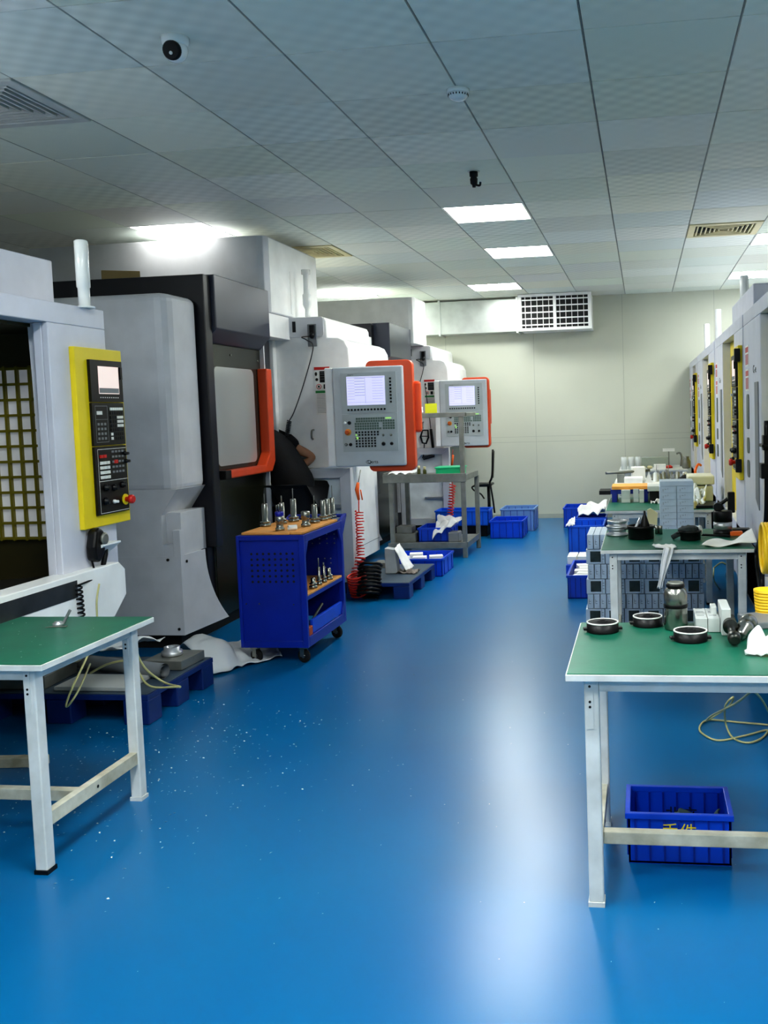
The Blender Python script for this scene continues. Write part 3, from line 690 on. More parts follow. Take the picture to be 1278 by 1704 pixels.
    b = MB(); px_(b, -2.45, -2.385, .01, .26, 1.05, 1.82); b.build('panel_arm', m_white, cp, bevel=.01)
    b = MB(); b.prism([(p[0]+dx, p[1]) for p in rrect(-2.13, -1.76-(.045 if far else 0), 1.005+(.02 if far else 0), 1.865-(.02 if far else 0), .045, 5)], 'Y', Yp+.052, Yp+.12); b.build('orange_back', m_orange, cp, bevel=.006)
    b = MB(); px_(b, -1.80, -1.715-(.09 if far else 0), .10, .16, 1.30, 1.70); b.build('orange_grip', m_orange, cp, bevel=.02)
    b = MB(); px_(b, -2.315, -1.875, -.006, 0, 1.46, 1.775); b.m(1); px_(b, -2.268, -1.965, -.0085, -.006, 1.525, 1.745); b.m(2)
    for k in range(8): b.m(2); px_(b, -2.26, -2.205, -.009, -.0085, 1.715-k*.0205, 1.7165-k*.0205)
    for k in range(7): px_(b, -2.215+.01, -2.125, -.009, -.0085, 1.728-k*.0215, 1.731-k*.0215)
    for k in range(9): px_(b, -2.065, -1.98, -.009, -.0085, 1.73-k*.02, 1.7315-k*.02)
    px_(b, -2.122, -2.12, -.009, -.0085, 1.54, 1.735); px_(b, -2.264, -1.97, -.009, -.0085, 1.545, 1.5465)
    px_(b, -2.264, -1.97, -.009, -.0085, 1.735, 1.738)
    b.build('screen', [m_panel2, m_screen, m_scrgrey], cp)
    b = MB()
    for k in range(12): px_(b, -2.268+k*.0262, -2.253+k*.0262, -.012, -.006, 1.482, 1.497)
    b.build('soft_keys', m_dark, cp, bevel=.002)
    b = MB()
    for k in range(8): px_(b, -1.928, -1.913, -.012, -.006, 1.715-k*.0255, 1.730-k*.0255)
    b.build('soft_keys', m_dark, cp, bevel=.002)
    b = MB(); px_(b, -2.315, -1.875, -.006, 0, 1.165, 1.455); b.m(1)
    for i in range(11):
        for j in range(5):
            if i == 10 and j in (2, 3): continue
            px_(b, -2.215+i*.0195+(j < 2)*.01, -2.20+i*.0195+(j < 2)*.01, -.010, -.006, 1.412-j*.0195, 1.427-j*.0195)
    for i in range(5):
        for j in range(5):
            if j == 0 and i: continue
            px_(b, -1.992+i*.0195, -1.977+i*.0195, -.010, -.006, 1.412-j*.0195, 1.427-j*.0195)
    b.m(2)
    for i in range(8):
        for j in range(6):
            if i == 7 and j > 1: continue
            px_(b, -2.213+i*.0245, -2.199+i*.0245, -.010, -.006, 1.308-j*.0205-(j > 1)*.006, 1.322-j*.0205-(j > 1)*.006)
    b.m(3); px_(b, -2.212, -2.199, -.011, -.010, 1.289, 1.300); px_(b, -2.205, -2.19, -.0105, -.010, 1.262, 1.28)
    b.m(3); px_(b, -1.97, -1.925, -.008, -.006, 1.415, 1.425)
    kp = b.build('keypad', [m_panel2, m_keyg, m_dark, mat('lit_green_key', S(170, 230, 120), .4, emit=.5)], cp)
    for (x, z, rr, mm) in ((-2.292, 1.390, .011, m_key), (-2.258, 1.390, .014, m_black), (-2.29, 1.222, .012, m_steel), (-2.255, 1.222, .013, m_black), (-1.992, 1.222, .015, m_black), (-1.927, 1.222, .013, m_black), (-1.992, 1.29, .010, m_dsteel), (-1.93, 1.29, .010, m_dsteel)):
        b = MB(); b.lathe((x+dx, Yp-.006, z), [(rr, 0), (rr, .008), (rr*.75, .013), (rr*.6, .02)], 16, axis=(0, -1, 0)); b.build('knob', mm, cp)
    b = MB(); b.lathe((-2.272+dx, Yp-.006, 1.318), [(.026, 0), (.026, .002)], 22, axis=(0, -1, 0)); b.m(1).lathe((-2.272+dx, Yp-.008, 1.318), [(.012, 0), (.012, .012), (.018, .016), (.018, .026), (.012, .03)], 20, axis=(0, -1, 0))
    b.build('emergency_stop', [m_amber, mat('deep_orange', S(200, 90, 20), .4)], cp, label='orange emergency stop button')
    text('maker_mark', 'Qerts', .036, facing((-2.085+dx, Yp-.001, 1.083), (1, 0, 0), (0, 0, 1)), m_black, cp)
    b = MB(); b.tube([Vector((-2.118+dx+.02*math.cos(a), Yp-.0012, 1.083+.013*math.sin(a))) for a in [2*PI*k/20 for k in range(20)]], .0015, 6, closed=True); b.build('logo_ring', m_black, cp)
    text('maker_name', 'DMAETO', .011, facing((-2.235+dx, Yp-.0065, 1.758), (1, 0, 0), (0, 0, 1)), m_black, cp)
    return R
B1 = mill('grey and white milling machine with dark hood, nearest of the two left', (0, 0, 0))
B2 = mill('far white milling machine by the back wall, left of the blue crates', (.03, 3.8, 0), far=True)
# ================================================================ RIGHT ROW OF MACHINES
XR_ = .60
def drill(label, ya, yb, yo0, yo1, cover=True, opening_only=False):
    """machine whose front faces -x; ya..yb its width, yo0..yo1 the door opening"""
    X = XR_; R = thing('machining_center', label, 'machine', (X+.8, (ya+yb)/2, 0), 'white machines with yellow control panels along the right wall')
    xb = 2.1
    b = MB(); b.box(X, xb, ya, yb, 1.905, 1.98); b.box(X+.03, xb, ya, yb-(yb-ya)*.0, 1.98, 1.985); b.build('top_beam', m_bluewhite, R, bevel=.006)
    b = MB(); b.box(X, X+.12, yo1, yb, .30, 1.905); b.box(X+.12, xb, yb-.03, yb, .3, 1.905); b.build('far_post', m_bluewhite, R, bevel=.006)
    b = MB(); b.box(X, X+.12, ya, yo0, .30, 1.905); b.box(X+.12, xb, ya, ya+.03, .3, 1.905); b.build('near_post', m_bluewhite, R, bevel=.006)
    b = MB(); b.box(X, xb, ya+.03, yb-.03, .30, .66); b.build('front_apron', m_bluewhite, R, bevel=.006)
    b = MB(); b.box(X+.15, xb, ya+.05, yb-.05, 0, .30); b.build('base', m_midgrey, R)
    b = MB(); b.box(X+.06, X+.085, yo0, yo1, .66, 1.905); dr = b.build('door', m_yellow, R, bevel=.004, label='yellow sliding door')
    b = MB(); b.box(X+.055, X+.062, yo0+.1, yo1-.40, .95, 1.70); b.build('door_window', mat('dark_door_window', S(60, 58, 30), .2, noise=.3), dr, bevel=.002)
    if cover:
        b = MB(); b.box(X+.10, xb, ya+.3, yb-.5, 1.985, 2.2); b.build('roof_cover', m_bluewhite, R, bevel=.01)
    # control column on near post, slightly proud
    control_column(R, X, ya+.02, ya+.42, .98, 1.80, -1)
    cpn = [c for c in bpy.data.objects if c.parent == R and c.name.startswith('control_panel')][0]
    for z in (1.70, 1.03):
        b = MB(); b.box(X-.05, X-.015, ya-.005, ya+.03, z, z+.08); b.build('latch_block', m_black, cpn, bevel=.004)
    # stickers, slot and mark on the far post
    pw = yb-yo1; yc = yo1+pw*.66
    b = MB()
    for k, (z0, z1) in enumerate(((1.66, 1.78), (1.52, 1.645))):
        b.m(0).box(X-.002, X, yc, yc+.16, z0, z1); b.m(1).box(X-.003, X-.002, yc+.01, yc+.15, z1-.04, z1-.01); b.m(2).box(X-.003, X-.002, yc+.01, yc+.15, z0+.01, z1-.05)
    b.build('warning_sticker', [m_paper, m_red, mat('sticker_pink', S(196, 130, 130), .6)], R)
    b = MB()
    for k, (z0, z1) in enumerate(((1.30, 1.50), (1.16, 1.25), (1.02, 1.12))): b.prism(rrect(yc, yc+.12, z0, z1, .03), 'X', X-.004, X)
    b.build('handle_cutouts', mat('slot_grey_green', S(70, 82, 80), .4), R)
    b = MB(); b.prism([(yo1+pw*.10, 1.56), (yo1+pw*.28, 1.56), (yo1+pw*.28, .93), (yo1+pw*.10, .88)], 'X', X-.006, X); b.build('grey_slot', m_midgrey, R, bevel=.002)
    text('maker_mark', 'C-e', .06, facing((X-.002, yo1+pw*.3, 1.63), (0, -1, 0), (0, 0, 1)), m_black, R, sx=1.6)
    b = MB(); b.lathe((X+.19, yb-.55, 1.98), [(.05, 0), (.05, .01), (.028, .015), (.028, .10), (.034, .105), (.034, .44), (.03, .45)], 20); b.build('lamp_tube', m_lamp, R)
    return R
drill('white machine at the right photo edge with yellow door behind the coiled hoses', 3.75, 5.9, 4.25, 5.08)
drill('white machine with yellow panel beside the table with black pots', 5.95, 8.2, 6.5, 7.45)
drill('white machine with yellow panel beside the fourth table, third along the right wall', 8.3, 10.8, 9.0, 9.95, cover=False)
drill('farthest white machine with yellow panel against the back wall', 10.85, 12.6, 11.2, 11.85, cover=False)

# ================================================================ TOOL CART
cx0, cx1, cy0, cy1, cz0, cz1 = -2.38, -1.965, 5.30, 6.0, .10, .765
K = thing('tool_cart', 'royal blue perforated tool cart on casters in front of the dark machine door', 'tool cart', ((cx0+cx1)/2, (cy0+cy1)/2, 0))
def cut_panel(b, x0, x1, y, holes=True):
    pass
b = MB(); t = .018
b.box(cx0, cx0+t, cy0-.008, cy0+t, cz0, cz1); b.box(cx1-t-.015, cx1, cy0-.008, cy0+t, cz0, cz1)
b.box(cx0+t, cx1-t, cy0-.006, cy0+t, cz1-.03, cz1); b.box(cx0+t, cx1-t, cy0-.006, cy0+t, cz0, cz0+.04)
b.box(cx0, cx0+t, cy1-t, cy1, cz0, cz1); b.box(cx1-t-.015, cx1, cy1-t, cy1+.02, cz0, cz1)
b.box(cx0, cx0+.01, cy0+t, cy1-t, cz0, cz1)
b.box(cx1-.012, cx1, cy0+t, cy1-t, cz1-.045, cz1-.0); b.box(cx1-.012, cx1, cy0+t, cy1-t, cz0, cz0+.06)
b.prism([(cy0+t, cz1-.045), (cy0+t+.05, cz1-.045), (cy0+t, cz1-.13)], 'X', cx1-.012, cx1); b.prism([(cy1-t, cz1-.045), (cy1-t-.06, cz1-.045), (cy1-t, cz1-.14)], 'X', cx1-.012, cx1)
b.prism([(cy1-t, cz0+.06), (cy1-t-.05, cz0+.06), (cy1-t, cz0+.14)], 'X', cx1-.012, cx1)
b.box(cx0, cx1-.012, cy0+t, cy1-t, cz0, cz0+.012)
b.build('frame', m_cartblue, K, bevel=.003)
b = MB(); b.box(cx0+t, cx1-t, cy0+.010, cy0+.016, cz0+.04, cz1-.03); b.m(1)
for i in range(8):
    for j in range(6): b.cyl((cx0+.085+i*.036, cy0+.0098, .655-j*.033), (cx0+.085+i*.036, cy0+.0085, .655-j*.033), .0075, 10)
b.m(2)
for (x, z) in ((.04, .36), (.12, .36), (.33, .355), (.39, .46), (.39, .44)): b.cyl((cx0+x, cy0+.010, z), (cx0+x, cy0+.006, z), .004, 8)
b.build('perforated_side_panel', [m_cartblue, m_dark, m_steel], K)
b = MB(); b.box(cx0+.03, cx1-.02, cy1-.012, cy1-.006, cz0+.04, cz1-.03); b.m(1)
for i in range(4):
    for j in range(3): b.cyl((cx1-.05-i*.05, cy1-.012, .68-j*.03), (cx1-.05-i*.05, cy1-.0135, .68-j*.03), .005, 8)
for (x, z) in ((.08, .52), (.12, .52), (.08, .49), (.12, .46)): b.cyl((cx1-x, cy1-.012, z), (cx1-x, cy1-.0135, z), .005, 8)
b.build('back_panel', [m_cartblue, m_alu], K)
b = MB(); b.box(cx0+.012, cx1-.012, cy0+.02, cy1-.02, cz1-.012, cz1+.001); b.build('top_tray', mat('tray_dark', S(60, 50, 36), .6), K)
b = MB(); b.box(cx0+.02, cx0+.21, cy0+.03, cy1-.03, cz1+.001, cz1+.014); b.box(cx0+.215, cx0+.32, cy0+.015, cy1-.03, cz1+.001, cz1+.014); b.box(cx0+.325, cx1-.018, cy0+.02, cy1-.03, cz1+.001, cz1+.014)
b.build('wooden_top_boards', m_wood, K, bevel=.002)
b = MB(); b.box(cx0+.012, cx1-.004, cy0+.02, cy1-.02, .375, .40); b.m(1).box(cx0+.02, cx1-.004, cy0+.03, cy1-.03, .40, .412); b.build('middle_shelf', [m_cartblue, m_wood], K, bevel=.002)
b = MB(); b.box(cx1-.03, cx1-.01, cy0+.11, cy1-.03, cz0+.062, .24); b.build('lower_rail', m_cratblue, K, bevel=.003)
b = MB()
for x in (cx0+.01, cx1-.03): b.prism([(cy1, cz1-.02), (cy1, cz1-.16), (cy1+.14, cz1+.02), (cy1+.14, cz1+.035), (cy1, cz1)], 'X', x, x+.02)
b.tube([(cx0+.01, cy1+.13, cz1+.02), (cx1-.01, cy1+.13, cz1+.02)], .012, 10); b.build('push_handle', m_cartblue, K, bevel=.002)
for (x, y) in ((cx0+.07, cy0+.05), (cx1-.05, cy0+.05), (cx0+.07, cy1-.06), (cx1-.05, cy1-.04)):
    a = 1.25
    Mx = Matrix.Translation((x, y, 0)) @ Matrix.Rotation(a, 4, 'Z')
    b = MB(); b.box(-.022, .022, -.025, .03, .085, .10, Mx); b.box(-.02, -.015, -.012, .018, .035, .088, Mx); b.box(.015, .02, -.012, .018, .035, .088, Mx); cs = b.build('caster', m_steel, K, bevel=.002)
    q = Mx @ Vector((0, 0, .04)); ax = (Mx.to_3x3() @ Vector((1, 0, 0)))
    b = MB(); b.lathe(q-ax*.011, [(.030, 0), (.040, .003), (.040, .019), (.030, .022)], 22, axis=ax); b.m(1).lathe(q-ax*.013, [(.012, 0), (.012, .026)], 12, axis=ax); b.build('wheel', [m_matblack, m_steel], cs)

# tool holders on the cart
zt = cz1+.014
def holder(x, y, z, h, r, kind, label, drill_=0):
    h *= 1.2; r *= 1.4; drill_ *= 1.2
    R = thing('tool_holder', label, 'tool holder', (x, y, z), 'steel tool holders on the blue cart')
    b = MB()
    if kind == 'tall': b.lathe((x, y, z), [(r*1.75, 0), (r*1.8, .008), (r*1.8, .016), (r*1.35, .018), (r*1.35, .022), (r*1.7, .026), (r*1.7, .032), (r, .036), (r, h), (r*.85, h+.004)], 24)
    else: b.lathe((x, y, z), [(r*1.3, 0), (r*1.3, .016), (r, .02), (r, h*.55), (r*1.25, h*.6), (r*1.25, h), (r, h+.004)], 24)
    b.build('holder_body', m_steel, R)
    if drill_:
        b = MB(); b.tube([(x, y, z+h), (x, y, z+h+drill_*.5), (x, y, z+h+drill_*.96), (x, y, z+h+drill_)], [.0045 if drill_ < .05 else .003]*3+[.0005], 8); b.build('drill_bit', m_dsteel, R)
    return R
def tx(px_, py_, z=zt): return at(px_, py_, z=z)
specs = [(442, 876, .115, .0135, 'tall', .055, 'tall steel tool holder with a thin drill, leftmost on the cart'),
 (470, 872, .11, .012, 'tall', .04, 'tall steel holder with a fine tip just behind the blue collared holder'),
 (489, 868, .12, .014, 'tall', .06, 'tall steel tool holder with a thin drill, right of the blue collared one'),
 (509, 876, .075, .016, 'wide', 0, 'short wide steel collet holder behind the white tube'),
 (524, 870, .095, .013, 'tall', .05, 'steel tool holder with a pointed cutter left of the cluster of tubes'),
 (538, 866, .105, .012, 'tall', 0, 'plain steel tube holder, first of the tight cluster at the cart corner'),
 (546, 864, .108, .011, 'tall', 0, 'plain steel tube holder, middle of the tight cluster at the cart corner'),
 (554, 862, .11, .010, 'tall', .07, 'slender steel holder with a long cutter at the far cart corner')]
for (x, y, h, r_, k, dr_, lb) in specs:
    p = tx(x, y); holder(p.x, p.y, zt, h, r_, k, lb, dr_)
p = tx(466, 883)
R = holder(p.x, p.y, zt, .070, .0150, 'wide', 'steel tool holder with a blue collar on the front edge of the cart')
b = MB(); b.lathe((p.x, p.y, zt+.083), [(.020, 0), (.026, .01), (.026, .028), (.021, .032)], 22); b.build('blue_collar', mat('collar_blue', S(20, 30, 150), .35), R)
b = MB()
for (ox, oy, hh) in ((-.016, 0, .035), (.0, -.008, .04), (.016, 0, .03)): b.lathe((p.x+ox, p.y+oy, zt+.115), [(.005, 0), (.005, hh), (.003, hh+.004)], 8)
b.build('collar_pins', m_steel, R)
p = tx(481, 883)
R = thing('plastic_tube', 'short white plastic tube lying on the cart among the tool holders', 'tube', (p.x, p.y, zt+.017))
b = MB(); d_ = Vector((.75, .6, .0)).normalized(); c = Vector((p.x, p.y-.01, zt+.017))
b.tube([c, c+d_*.05], .0165, 20, cap=False); b.tube([c+d_*.05, c+d_*.0], .012, 20, cap=False); b.build('tube_wall', m_lamp, R)
b = MB(); b.cyl(c+d_*.03, c+d_*.034, .012, 20); b.build('inner_core', m_midgrey, R)
# tool holders on the middle shelf, crate and pouch below
for (x, y, h, r_, dr_, lb) in ((522, 990, .05, .010, 0, 'small steel fitting at the near end of the cart middle shelf'), (532, 984, .09, .007, .05, 'tall thin steel cutter on the cart middle shelf'),
    (540, 978, .085, .007, .02, 'thin steel cutter second from the far end of the cart middle shelf'), (548, 973, .06, .010, 0, 'silver collet at the far end of the cart middle shelf')):
    p = at(x, y, X=-2.0); p.y = min(p.y, 5.93); R = holder(p.x, p.y, .412, h, r_, 'tall', lb, dr_)
p0 = Vector((cx1-.06, cy0+.07, cz0+.02))
b = MB(); b.prism([(p0.y-.03, .21), (p0.y+.04, .21), (p0.y+.035, .13), (p0.y+.01, .115), (p0.y-.025, .15)], 'X', p0.x-.03, p0.x+.05)
tag(b.build('tool_pouch', mat('rust_orange', S(180, 80, 30), .6), bevel=.006, origin=p0), 'rust orange tool pouch at the near end of the cart bottom tray', 'tool pouch')
b = MB(); q = Vector((-2.05, 5.75, .17)); b.tube([q+Vector((-.05, -.15, -.05)), q+Vector((0, .05, .09))], .008, 8)
tag(b.build('wrench', m_dsteel, origin=q), 'steel wrench leaning in the bottom tray of the blue cart', 'wrench')

# ================================================================ STAINLESS TROLLEY with tall post
sx0, sx1, sy0, sy1 = -2.56, -1.765, 9.28, 9.98
TR = thing('steel_trolley', 'two shelf stainless trolley with an overhead rail beside the far machine', 'trolley', ((sx0+sx1)/2, (sy0+sy1)/2, 0))
b = MB(); b.box(sx0-.02, sx1+.015, sy0-.01, sy1, .78, .795); b.box(sx0-.03, sx1+.02, sy0-.02, sy0, .76, .845); b.box(sx0-.03, sx0-.02, sy0, sy1, .77, .86); b.box(sx1+.01, sx1+.02, sy0, sy1, .77, .83)
b.build('upper_shelf', m_dsteel, TR, bevel=.004)
b = MB(); b.box(sx0, sx1, sy0, sy1, .135, .15); b.box(sx0, sx1, sy0-.015, sy0, .10, .16); b.box(sx1, sx1+.015, sy0, sy1, .10, .16); b.build('lower_shelf', m_dsteel, TR, bevel=.004)
for (x, y) in ((sx0+.02, sy0), (sx1-.04, sy0), (sx0+.02, sy1-.04), (sx1-.02, sy1-.04)):
    b = MB(); b.box(x, x+.045, y, y+.04, .0, .78 if not (x > -2 and y < 9.4) else 1.42); b.build('post', m_dsteel, TR, bevel=.004)
b = MB(); b.box(-2.44, sx1+.03, sy0-.003, sy0+.06, 1.40, 1.445); b.box(sx1-.04, sx1+.03, sy0, sy1-.1, 1.405, 1.44); b.build('overhead_rail', m_dsteel, TR, bevel=.004)
# items on trolley
p = at(755, 787, z=.795)
b = MB(); b.prism(rrect(-2.07, -1.80, 9.34, 9.60, .03), 'Z', .797, .895); b.m(0); b.prism(rrect(-2.08, -1.79, 9.33, 9.61, .03), 'Z', .89, .905)
tag(b.build('plastic_tray', m_gtray, bevel=.004, origin=(-1.95, 9.45, .797)), 'green plastic tray on the stainless trolley', 'tray')
rag('cloth', [(-2.55, 9.30, .845), (-2.30, 9.28, .84), (-2.28, 9.5, .86), (-2.52, 9.5, .88)], m_cloth, 'white rag lying on the upper shelf of the trolley, left end', 'cloth', amp=.025, seed=3)
rag('cloth', [(-2.42, 9.28, 1.45), (-2.16, 9.28, 1.45), (-2.18, 9.38, 1.50), (-2.40, 9.38, 1.50)], m_cloth, 'white rag bunched on the trolley overhead rail', 'cloth', amp=.03, seed=5)
for k, (xx, hh) in enumerate(((-2.25, .12), (-2.19, .11))):
    R = thing('bottle', ['small olive bottle with pale cap, left of the two on the trolley', 'small dark bottle with pale cap, right of the two on the trolley'][k], 'bottle', (xx, 9.40, .796))
    b = MB(); b.lathe((xx, 9.40, .796), [(.016, 0), (.018, .004), (.018, hh*.7), (.012, hh*.8)], 16); b.build('bottle_body', mat('olive_glass', S(70, 74, 30), .25), R)
    b = MB(); b.lathe((xx, 9.40, .796+hh*.8), [(.013, 0), (.013, hh*.25)], 14); b.build('cap', m_cream, R)
b = MB(); b.blob((-2.40, 9.55, .87), .10, .07, .07, jag=.2)
tag(b.build('plastic_bag', m_clear, origin=(-2.37, 9.42, .8)), 'crumpled clear plastic bag on the trolley upper shelf', 'plastic bag')
# note, pinned behind: yellow sticky sheet on the rail
b = MB(); b.box(-2.14, -2.02, sy0+.02, sy0+.024, 1.446, 1.54); tag(b.build('note_card', mat('note_yellow', S(226, 226, 40), .6), origin=(-2.08, sy0+.02, 1.446)), 'yellow note card standing on the trolley overhead rail', 'note card')
# on lower shelf
def cratebox(name, label, x0, x1, y0, y1, z0, h, m_, group=None, wall_=.006, ribs=5, cat='crate', flare=.0):
    R = thing(name, label, cat, ((x0+x1)/2, (y0+y1)/2, z0), group)
    b = MB(); b.box(x0+flare, x1-flare, y0+flare, y1-flare, z0, z0+.008)
    b.box(x0, x1, y0, y0+wall_, z0+.002, z0+h); b.box(x0, x1, y1-wall_, y1, z0+.002, z0+h); b.box(x0, x0+wall_, y0, y1, z0+.002, z0+h); b.box(x1-wall_, x1, y0, y1, z0+.002, z0+h)
    body_ = b
    b = MB(); e = .009
    for (a, c, d, f) in ((x0-e, x1+e, y0-e, y0+wall_+.0015), (x0-e, x1+e, y1-wall_-.0015, y1+e), (x0-e, x0+wall_+.0015, y0, y1), (x1-wall_-.0015, x1+e, y0, y1)): b.box(a, c, d, f, z0+h-.018, z0+h+.001)
    b.build('rim', m_, R, bevel=.002)
    b = body_; b.m(1)
    for k in range(ribs):
        x = x0+(k+.5)*(x1-x0)/ribs
        for (ya_, yb_) in ((y0-.005, y0), (y1, y1+.005)): b.box(x-.003, x+.003, ya_, yb_, z0+.01, z0+h-.018)
        for (ya_, yb_) in ((y1-wall_-.004, y1-wall_), ): b.box(x-.003, x+.003, ya_, yb_, z0+.01, z0+h-.018)
    for k in range(3):
        y = y0+(k+.5)*(y1-y0)/3; b.box(x0-.005, x0, y-.003, y+.003, z0+.01, z0+h-.018); b.box(x1, x1+.005, y-.003, y+.003, z0+.01, z0+h-.018)
    b.build('crate_body', [m_, m_cratrib], R)
    return R
cratebox('plastic_crate', 'blue crate under a white rag on the trolley lower shelf', -2.28, -1.95, 9.4, 9.8, .15, .14, m_cratblue)
rag('cloth', [(-2.12, 9.33, .18), (-1.86, 9.33, .34), (-1.84, 9.6, .36), (-2.10, 9.6, .38)], m_cloth, 'white rag draped over a blue crate on the trolley lower shelf', 'cloth', amp=.06, seed=8)
b = MB(); b.box(-2.52, -2.30, 9.36, 9.6, .15, .24); b.box(-2.50, -2.34, 9.38, 9.55, .24, .31)
tag(b.build('metal_part', m_dsteel, bevel=.006, origin=(-2.42, 9.5, .15)), 'grey steel blocks stacked at the left end of the trolley lower shelf', 'metal part')
b = MB(); b.box(-1.96, -1.85, 9.33, 9.5, .151, .25)
tag(b.build('dark_box', m_midgrey, bevel=.01, origin=(-1.9, 9.4, .15)), 'dark grey box under the rag at the right end of the trolley lower shelf', 'box')
# ================================================================ PALLETS
def pallet(label, x0, x1, y0, y1, h, top, mside=None):
    R = thing('plastic_pallet', label, 'pallet', ((x0+x1)/2, (y0+y1)/2, 0), 'dark blue plastic pallets on the floor')
    b = MB(); b.box(x0, x1, y0, y1, h-.03, h-.004); b.m(1).box(x0+.006, x1-.006, y0+.006, y1-.006, h-.004, h); b.build('deck', [mside or m_palblue, top], R, bevel=.004)
    nx = max(2, round((x1-x0)/.45)+1); ny = max(2, round((y1-y0)/.42)+1)
    for i in range(nx):
        for j in range(ny):
            w = .13; x = x0+(x1-x0-w)*i/(nx-1); y = y0+(y1-y0-w)*j/(ny-1)
            b = MB(); b.prism([(x, y), (x+w, y), (x+w, y+w), (x, y+w)], 'Z', 0, h-.03); b.build('foot', mside or m_palblue, R, bevel=.006)
    return R
P1 = pallet('navy plastic pallet on the floor behind the left green table, loaded with metal plates', -3.7, -2.37, 4.2, 4.9, .15, m_paltop)
P2 = pallet('navy plastic pallet with worn grey deck beside the coiled hoses', -2.35, -1.84, 7.22, 8.15, .13, m_paltop)
# things on pallet 1
def slab(name, label, cat, x0, x1, y0, y1, z0, z1, m_, rot=0, bev=.003, group=None):
    c = Vector(((x0+x1)/2, (y0+y1)/2, z0)); T_ = Matrix.Translation(c) @ Matrix.Rotation(rot, 4, 'Z') @ Matrix.Translation(-c)
    b = MB(); b.box(x0, x1, y0, y1, z0, z1, T_); return tag(b.build(name, m_, bevel=bev, origin=c), label, cat, group)
slab('metal_plate', 'shiny aluminium plate lying at the front of the loaded navy pallet', 'metal plate', -2.88, -2.5, 4.24, 4.47, .152, .172, mat('pale_plate', S(205, 208, 206), .3, .3), .0)
slab('metal_plate', 'grey flat plate at the left of the loaded navy pallet under the table', 'metal plate', -3.4, -2.95, 4.25, 4.55, .152, .215, m_dsteel, .06)
slab('metal_block', 'thick grey block at the far right corner of the loaded navy pallet', 'metal block', -2.62, -2.40, 4.62, 4.86, .152, .20, m_dsteel, -.05)
b = MB(); c = Vector((-2.52, 4.74, .202)); b.lathe(c, [(.052, 0), (.055, .004), (.055, .022), (.042, .026), (.042, .045), (.03, .045), (.03, .03), (.012, .03)], 28)
tag(b.build('machined_ring', m_alu, origin=c), 'round shiny aluminium ring on the thick grey block of the pallet', 'ring')
b = MB(); b.tube([(-3.0, 4.62, .20), (-2.42, 4.46, .192)], .038, 22, cap=False); b.tube([(-2.42, 4.46, .192), (-3.0, 4.62, .20)], .028, 22, cap=False)
tag(b.build('grey_tube', m_midgrey, origin=(-2.7, 4.54, .15)), 'thick dark grey tube lying across the navy pallet', 'tube')
rag('plastic_wrap', [(-3.1, 4.62, .25), (-2.75, 4.60, .25), (-2.62, 4.86, .25), (-3.05, 4.86, .25)], m_plastic, 'crumpled clear wrap lying on the loaded navy pallet', 'plastic wrap', amp=.04, seed=11)
b = MB(); b.tube([(-3.6, 4.40, .29), (-2.85, 4.66, .30)], [.05, .045], 16); tag(b.build('wrapped_roll', m_plastic, origin=(-3.2, 4.5, .2)), 'long roll wrapped in plastic across the navy pallet', 'roll')
p = at(550/3.195, 1020/3.195+800, z=.22)
b = MB(); b.blob((-2.93, 4.49, .265), .06, .045, .04, jag=.08); tag(b.build('rag_bundle', mat('stained_rag', S(200, 196, 160), .85, bump=.3), origin=(-2.93, 4.49, .22)), 'stained cream rag bundle behind the table leg on the pallet', 'rag')
b = MB(); b.box(-3.2, -2.96, 2.2, 2.24, 0, .0); b.bm.free()
# plastic sheet on floor
def sheet(u, v):
    a, b_, c, d = [at(*q, z=0) for q in ((335, 1131), (470, 1095), (448, 1060), (285, 1095))]
    b2 = Vector(b_); p = (a*(1-u)+b_*u)*(1-v)+(d*(1-u)+c*u)*v
    r = p.copy(); k = nz(u*2.1+4, v*2.6)
    r.z = .012+.22*max(0, 1-((u-.16)/.34)**2)*(math.sin(min(1, v*1.1)*PI))**1.0*(.75+.35*k)+.035*abs(nz(u*6, v*5, 2))+.05*max(0, 1-abs(v-.3)/.25)*max(0, 1-abs(u-.45)/.35)
    r.z = r.z if u < .6 else min(r.z, .03); r.x += .02*nz(u*5, v*5, 9); return r
b = MB(); b.grid(sheet, 34, 26); tag(b.build('plastic_sheet', m_plastic, origin=at(380, 1100, z=0), solid=.002), 'crumpled translucent plastic sheet on the floor beside the tool cart', 'plastic sheet')

# things on pallet 2
pb = at(652, 955, z=.13)
b = MB(); b.prism([(pb.x-.055, .131), (pb.x+.05, .131), (pb.x+.035, .33), (pb.x-.055, .345)], 'Y', pb.y, pb.y+.10)
tag(b.build('grey_block', mat('upright_block_grey', S(176, 182, 186), .45, nscale=9, noise=.12), bevel=.006, origin=(pb.x, pb.y, .131)), 'upright grey block standing on the worn pallet deck', 'block')
rag('cloth', [(pb.x+.03, pb.y-.01, .34), (pb.x+.12, pb.y+.0, .15), (pb.x+.15, pb.y+.16, .15), (pb.x+.03, pb.y+.16, .36)], m_cloth, 'white cloth hanging down the side of the upright grey block', 'cloth', amp=.02, seed=14)
rag('glove', [(-2.05, 7.62, .135), (-1.88, 7.60, .135), (-1.88, 7.78, .135), (-2.05, 7.80, .135)], mat('grey_knit', S(130, 122, 116), .9, bump=.4), 'crumpled grey work glove on the worn pallet deck', 'glove', amp=.03, seed=15)
slab('grey_plate', 'thin grey block lying at the back left of the worn pallet deck', 'metal plate', -2.33, -2.16, 7.92, 8.1, .131, .175, m_dsteel)
cratebox('plastic_crate', 'blue crate of white foam blocks behind the worn grey pallet', -2.30, -1.79, 8.22, 8.72, 0, .16, m_cratblue)
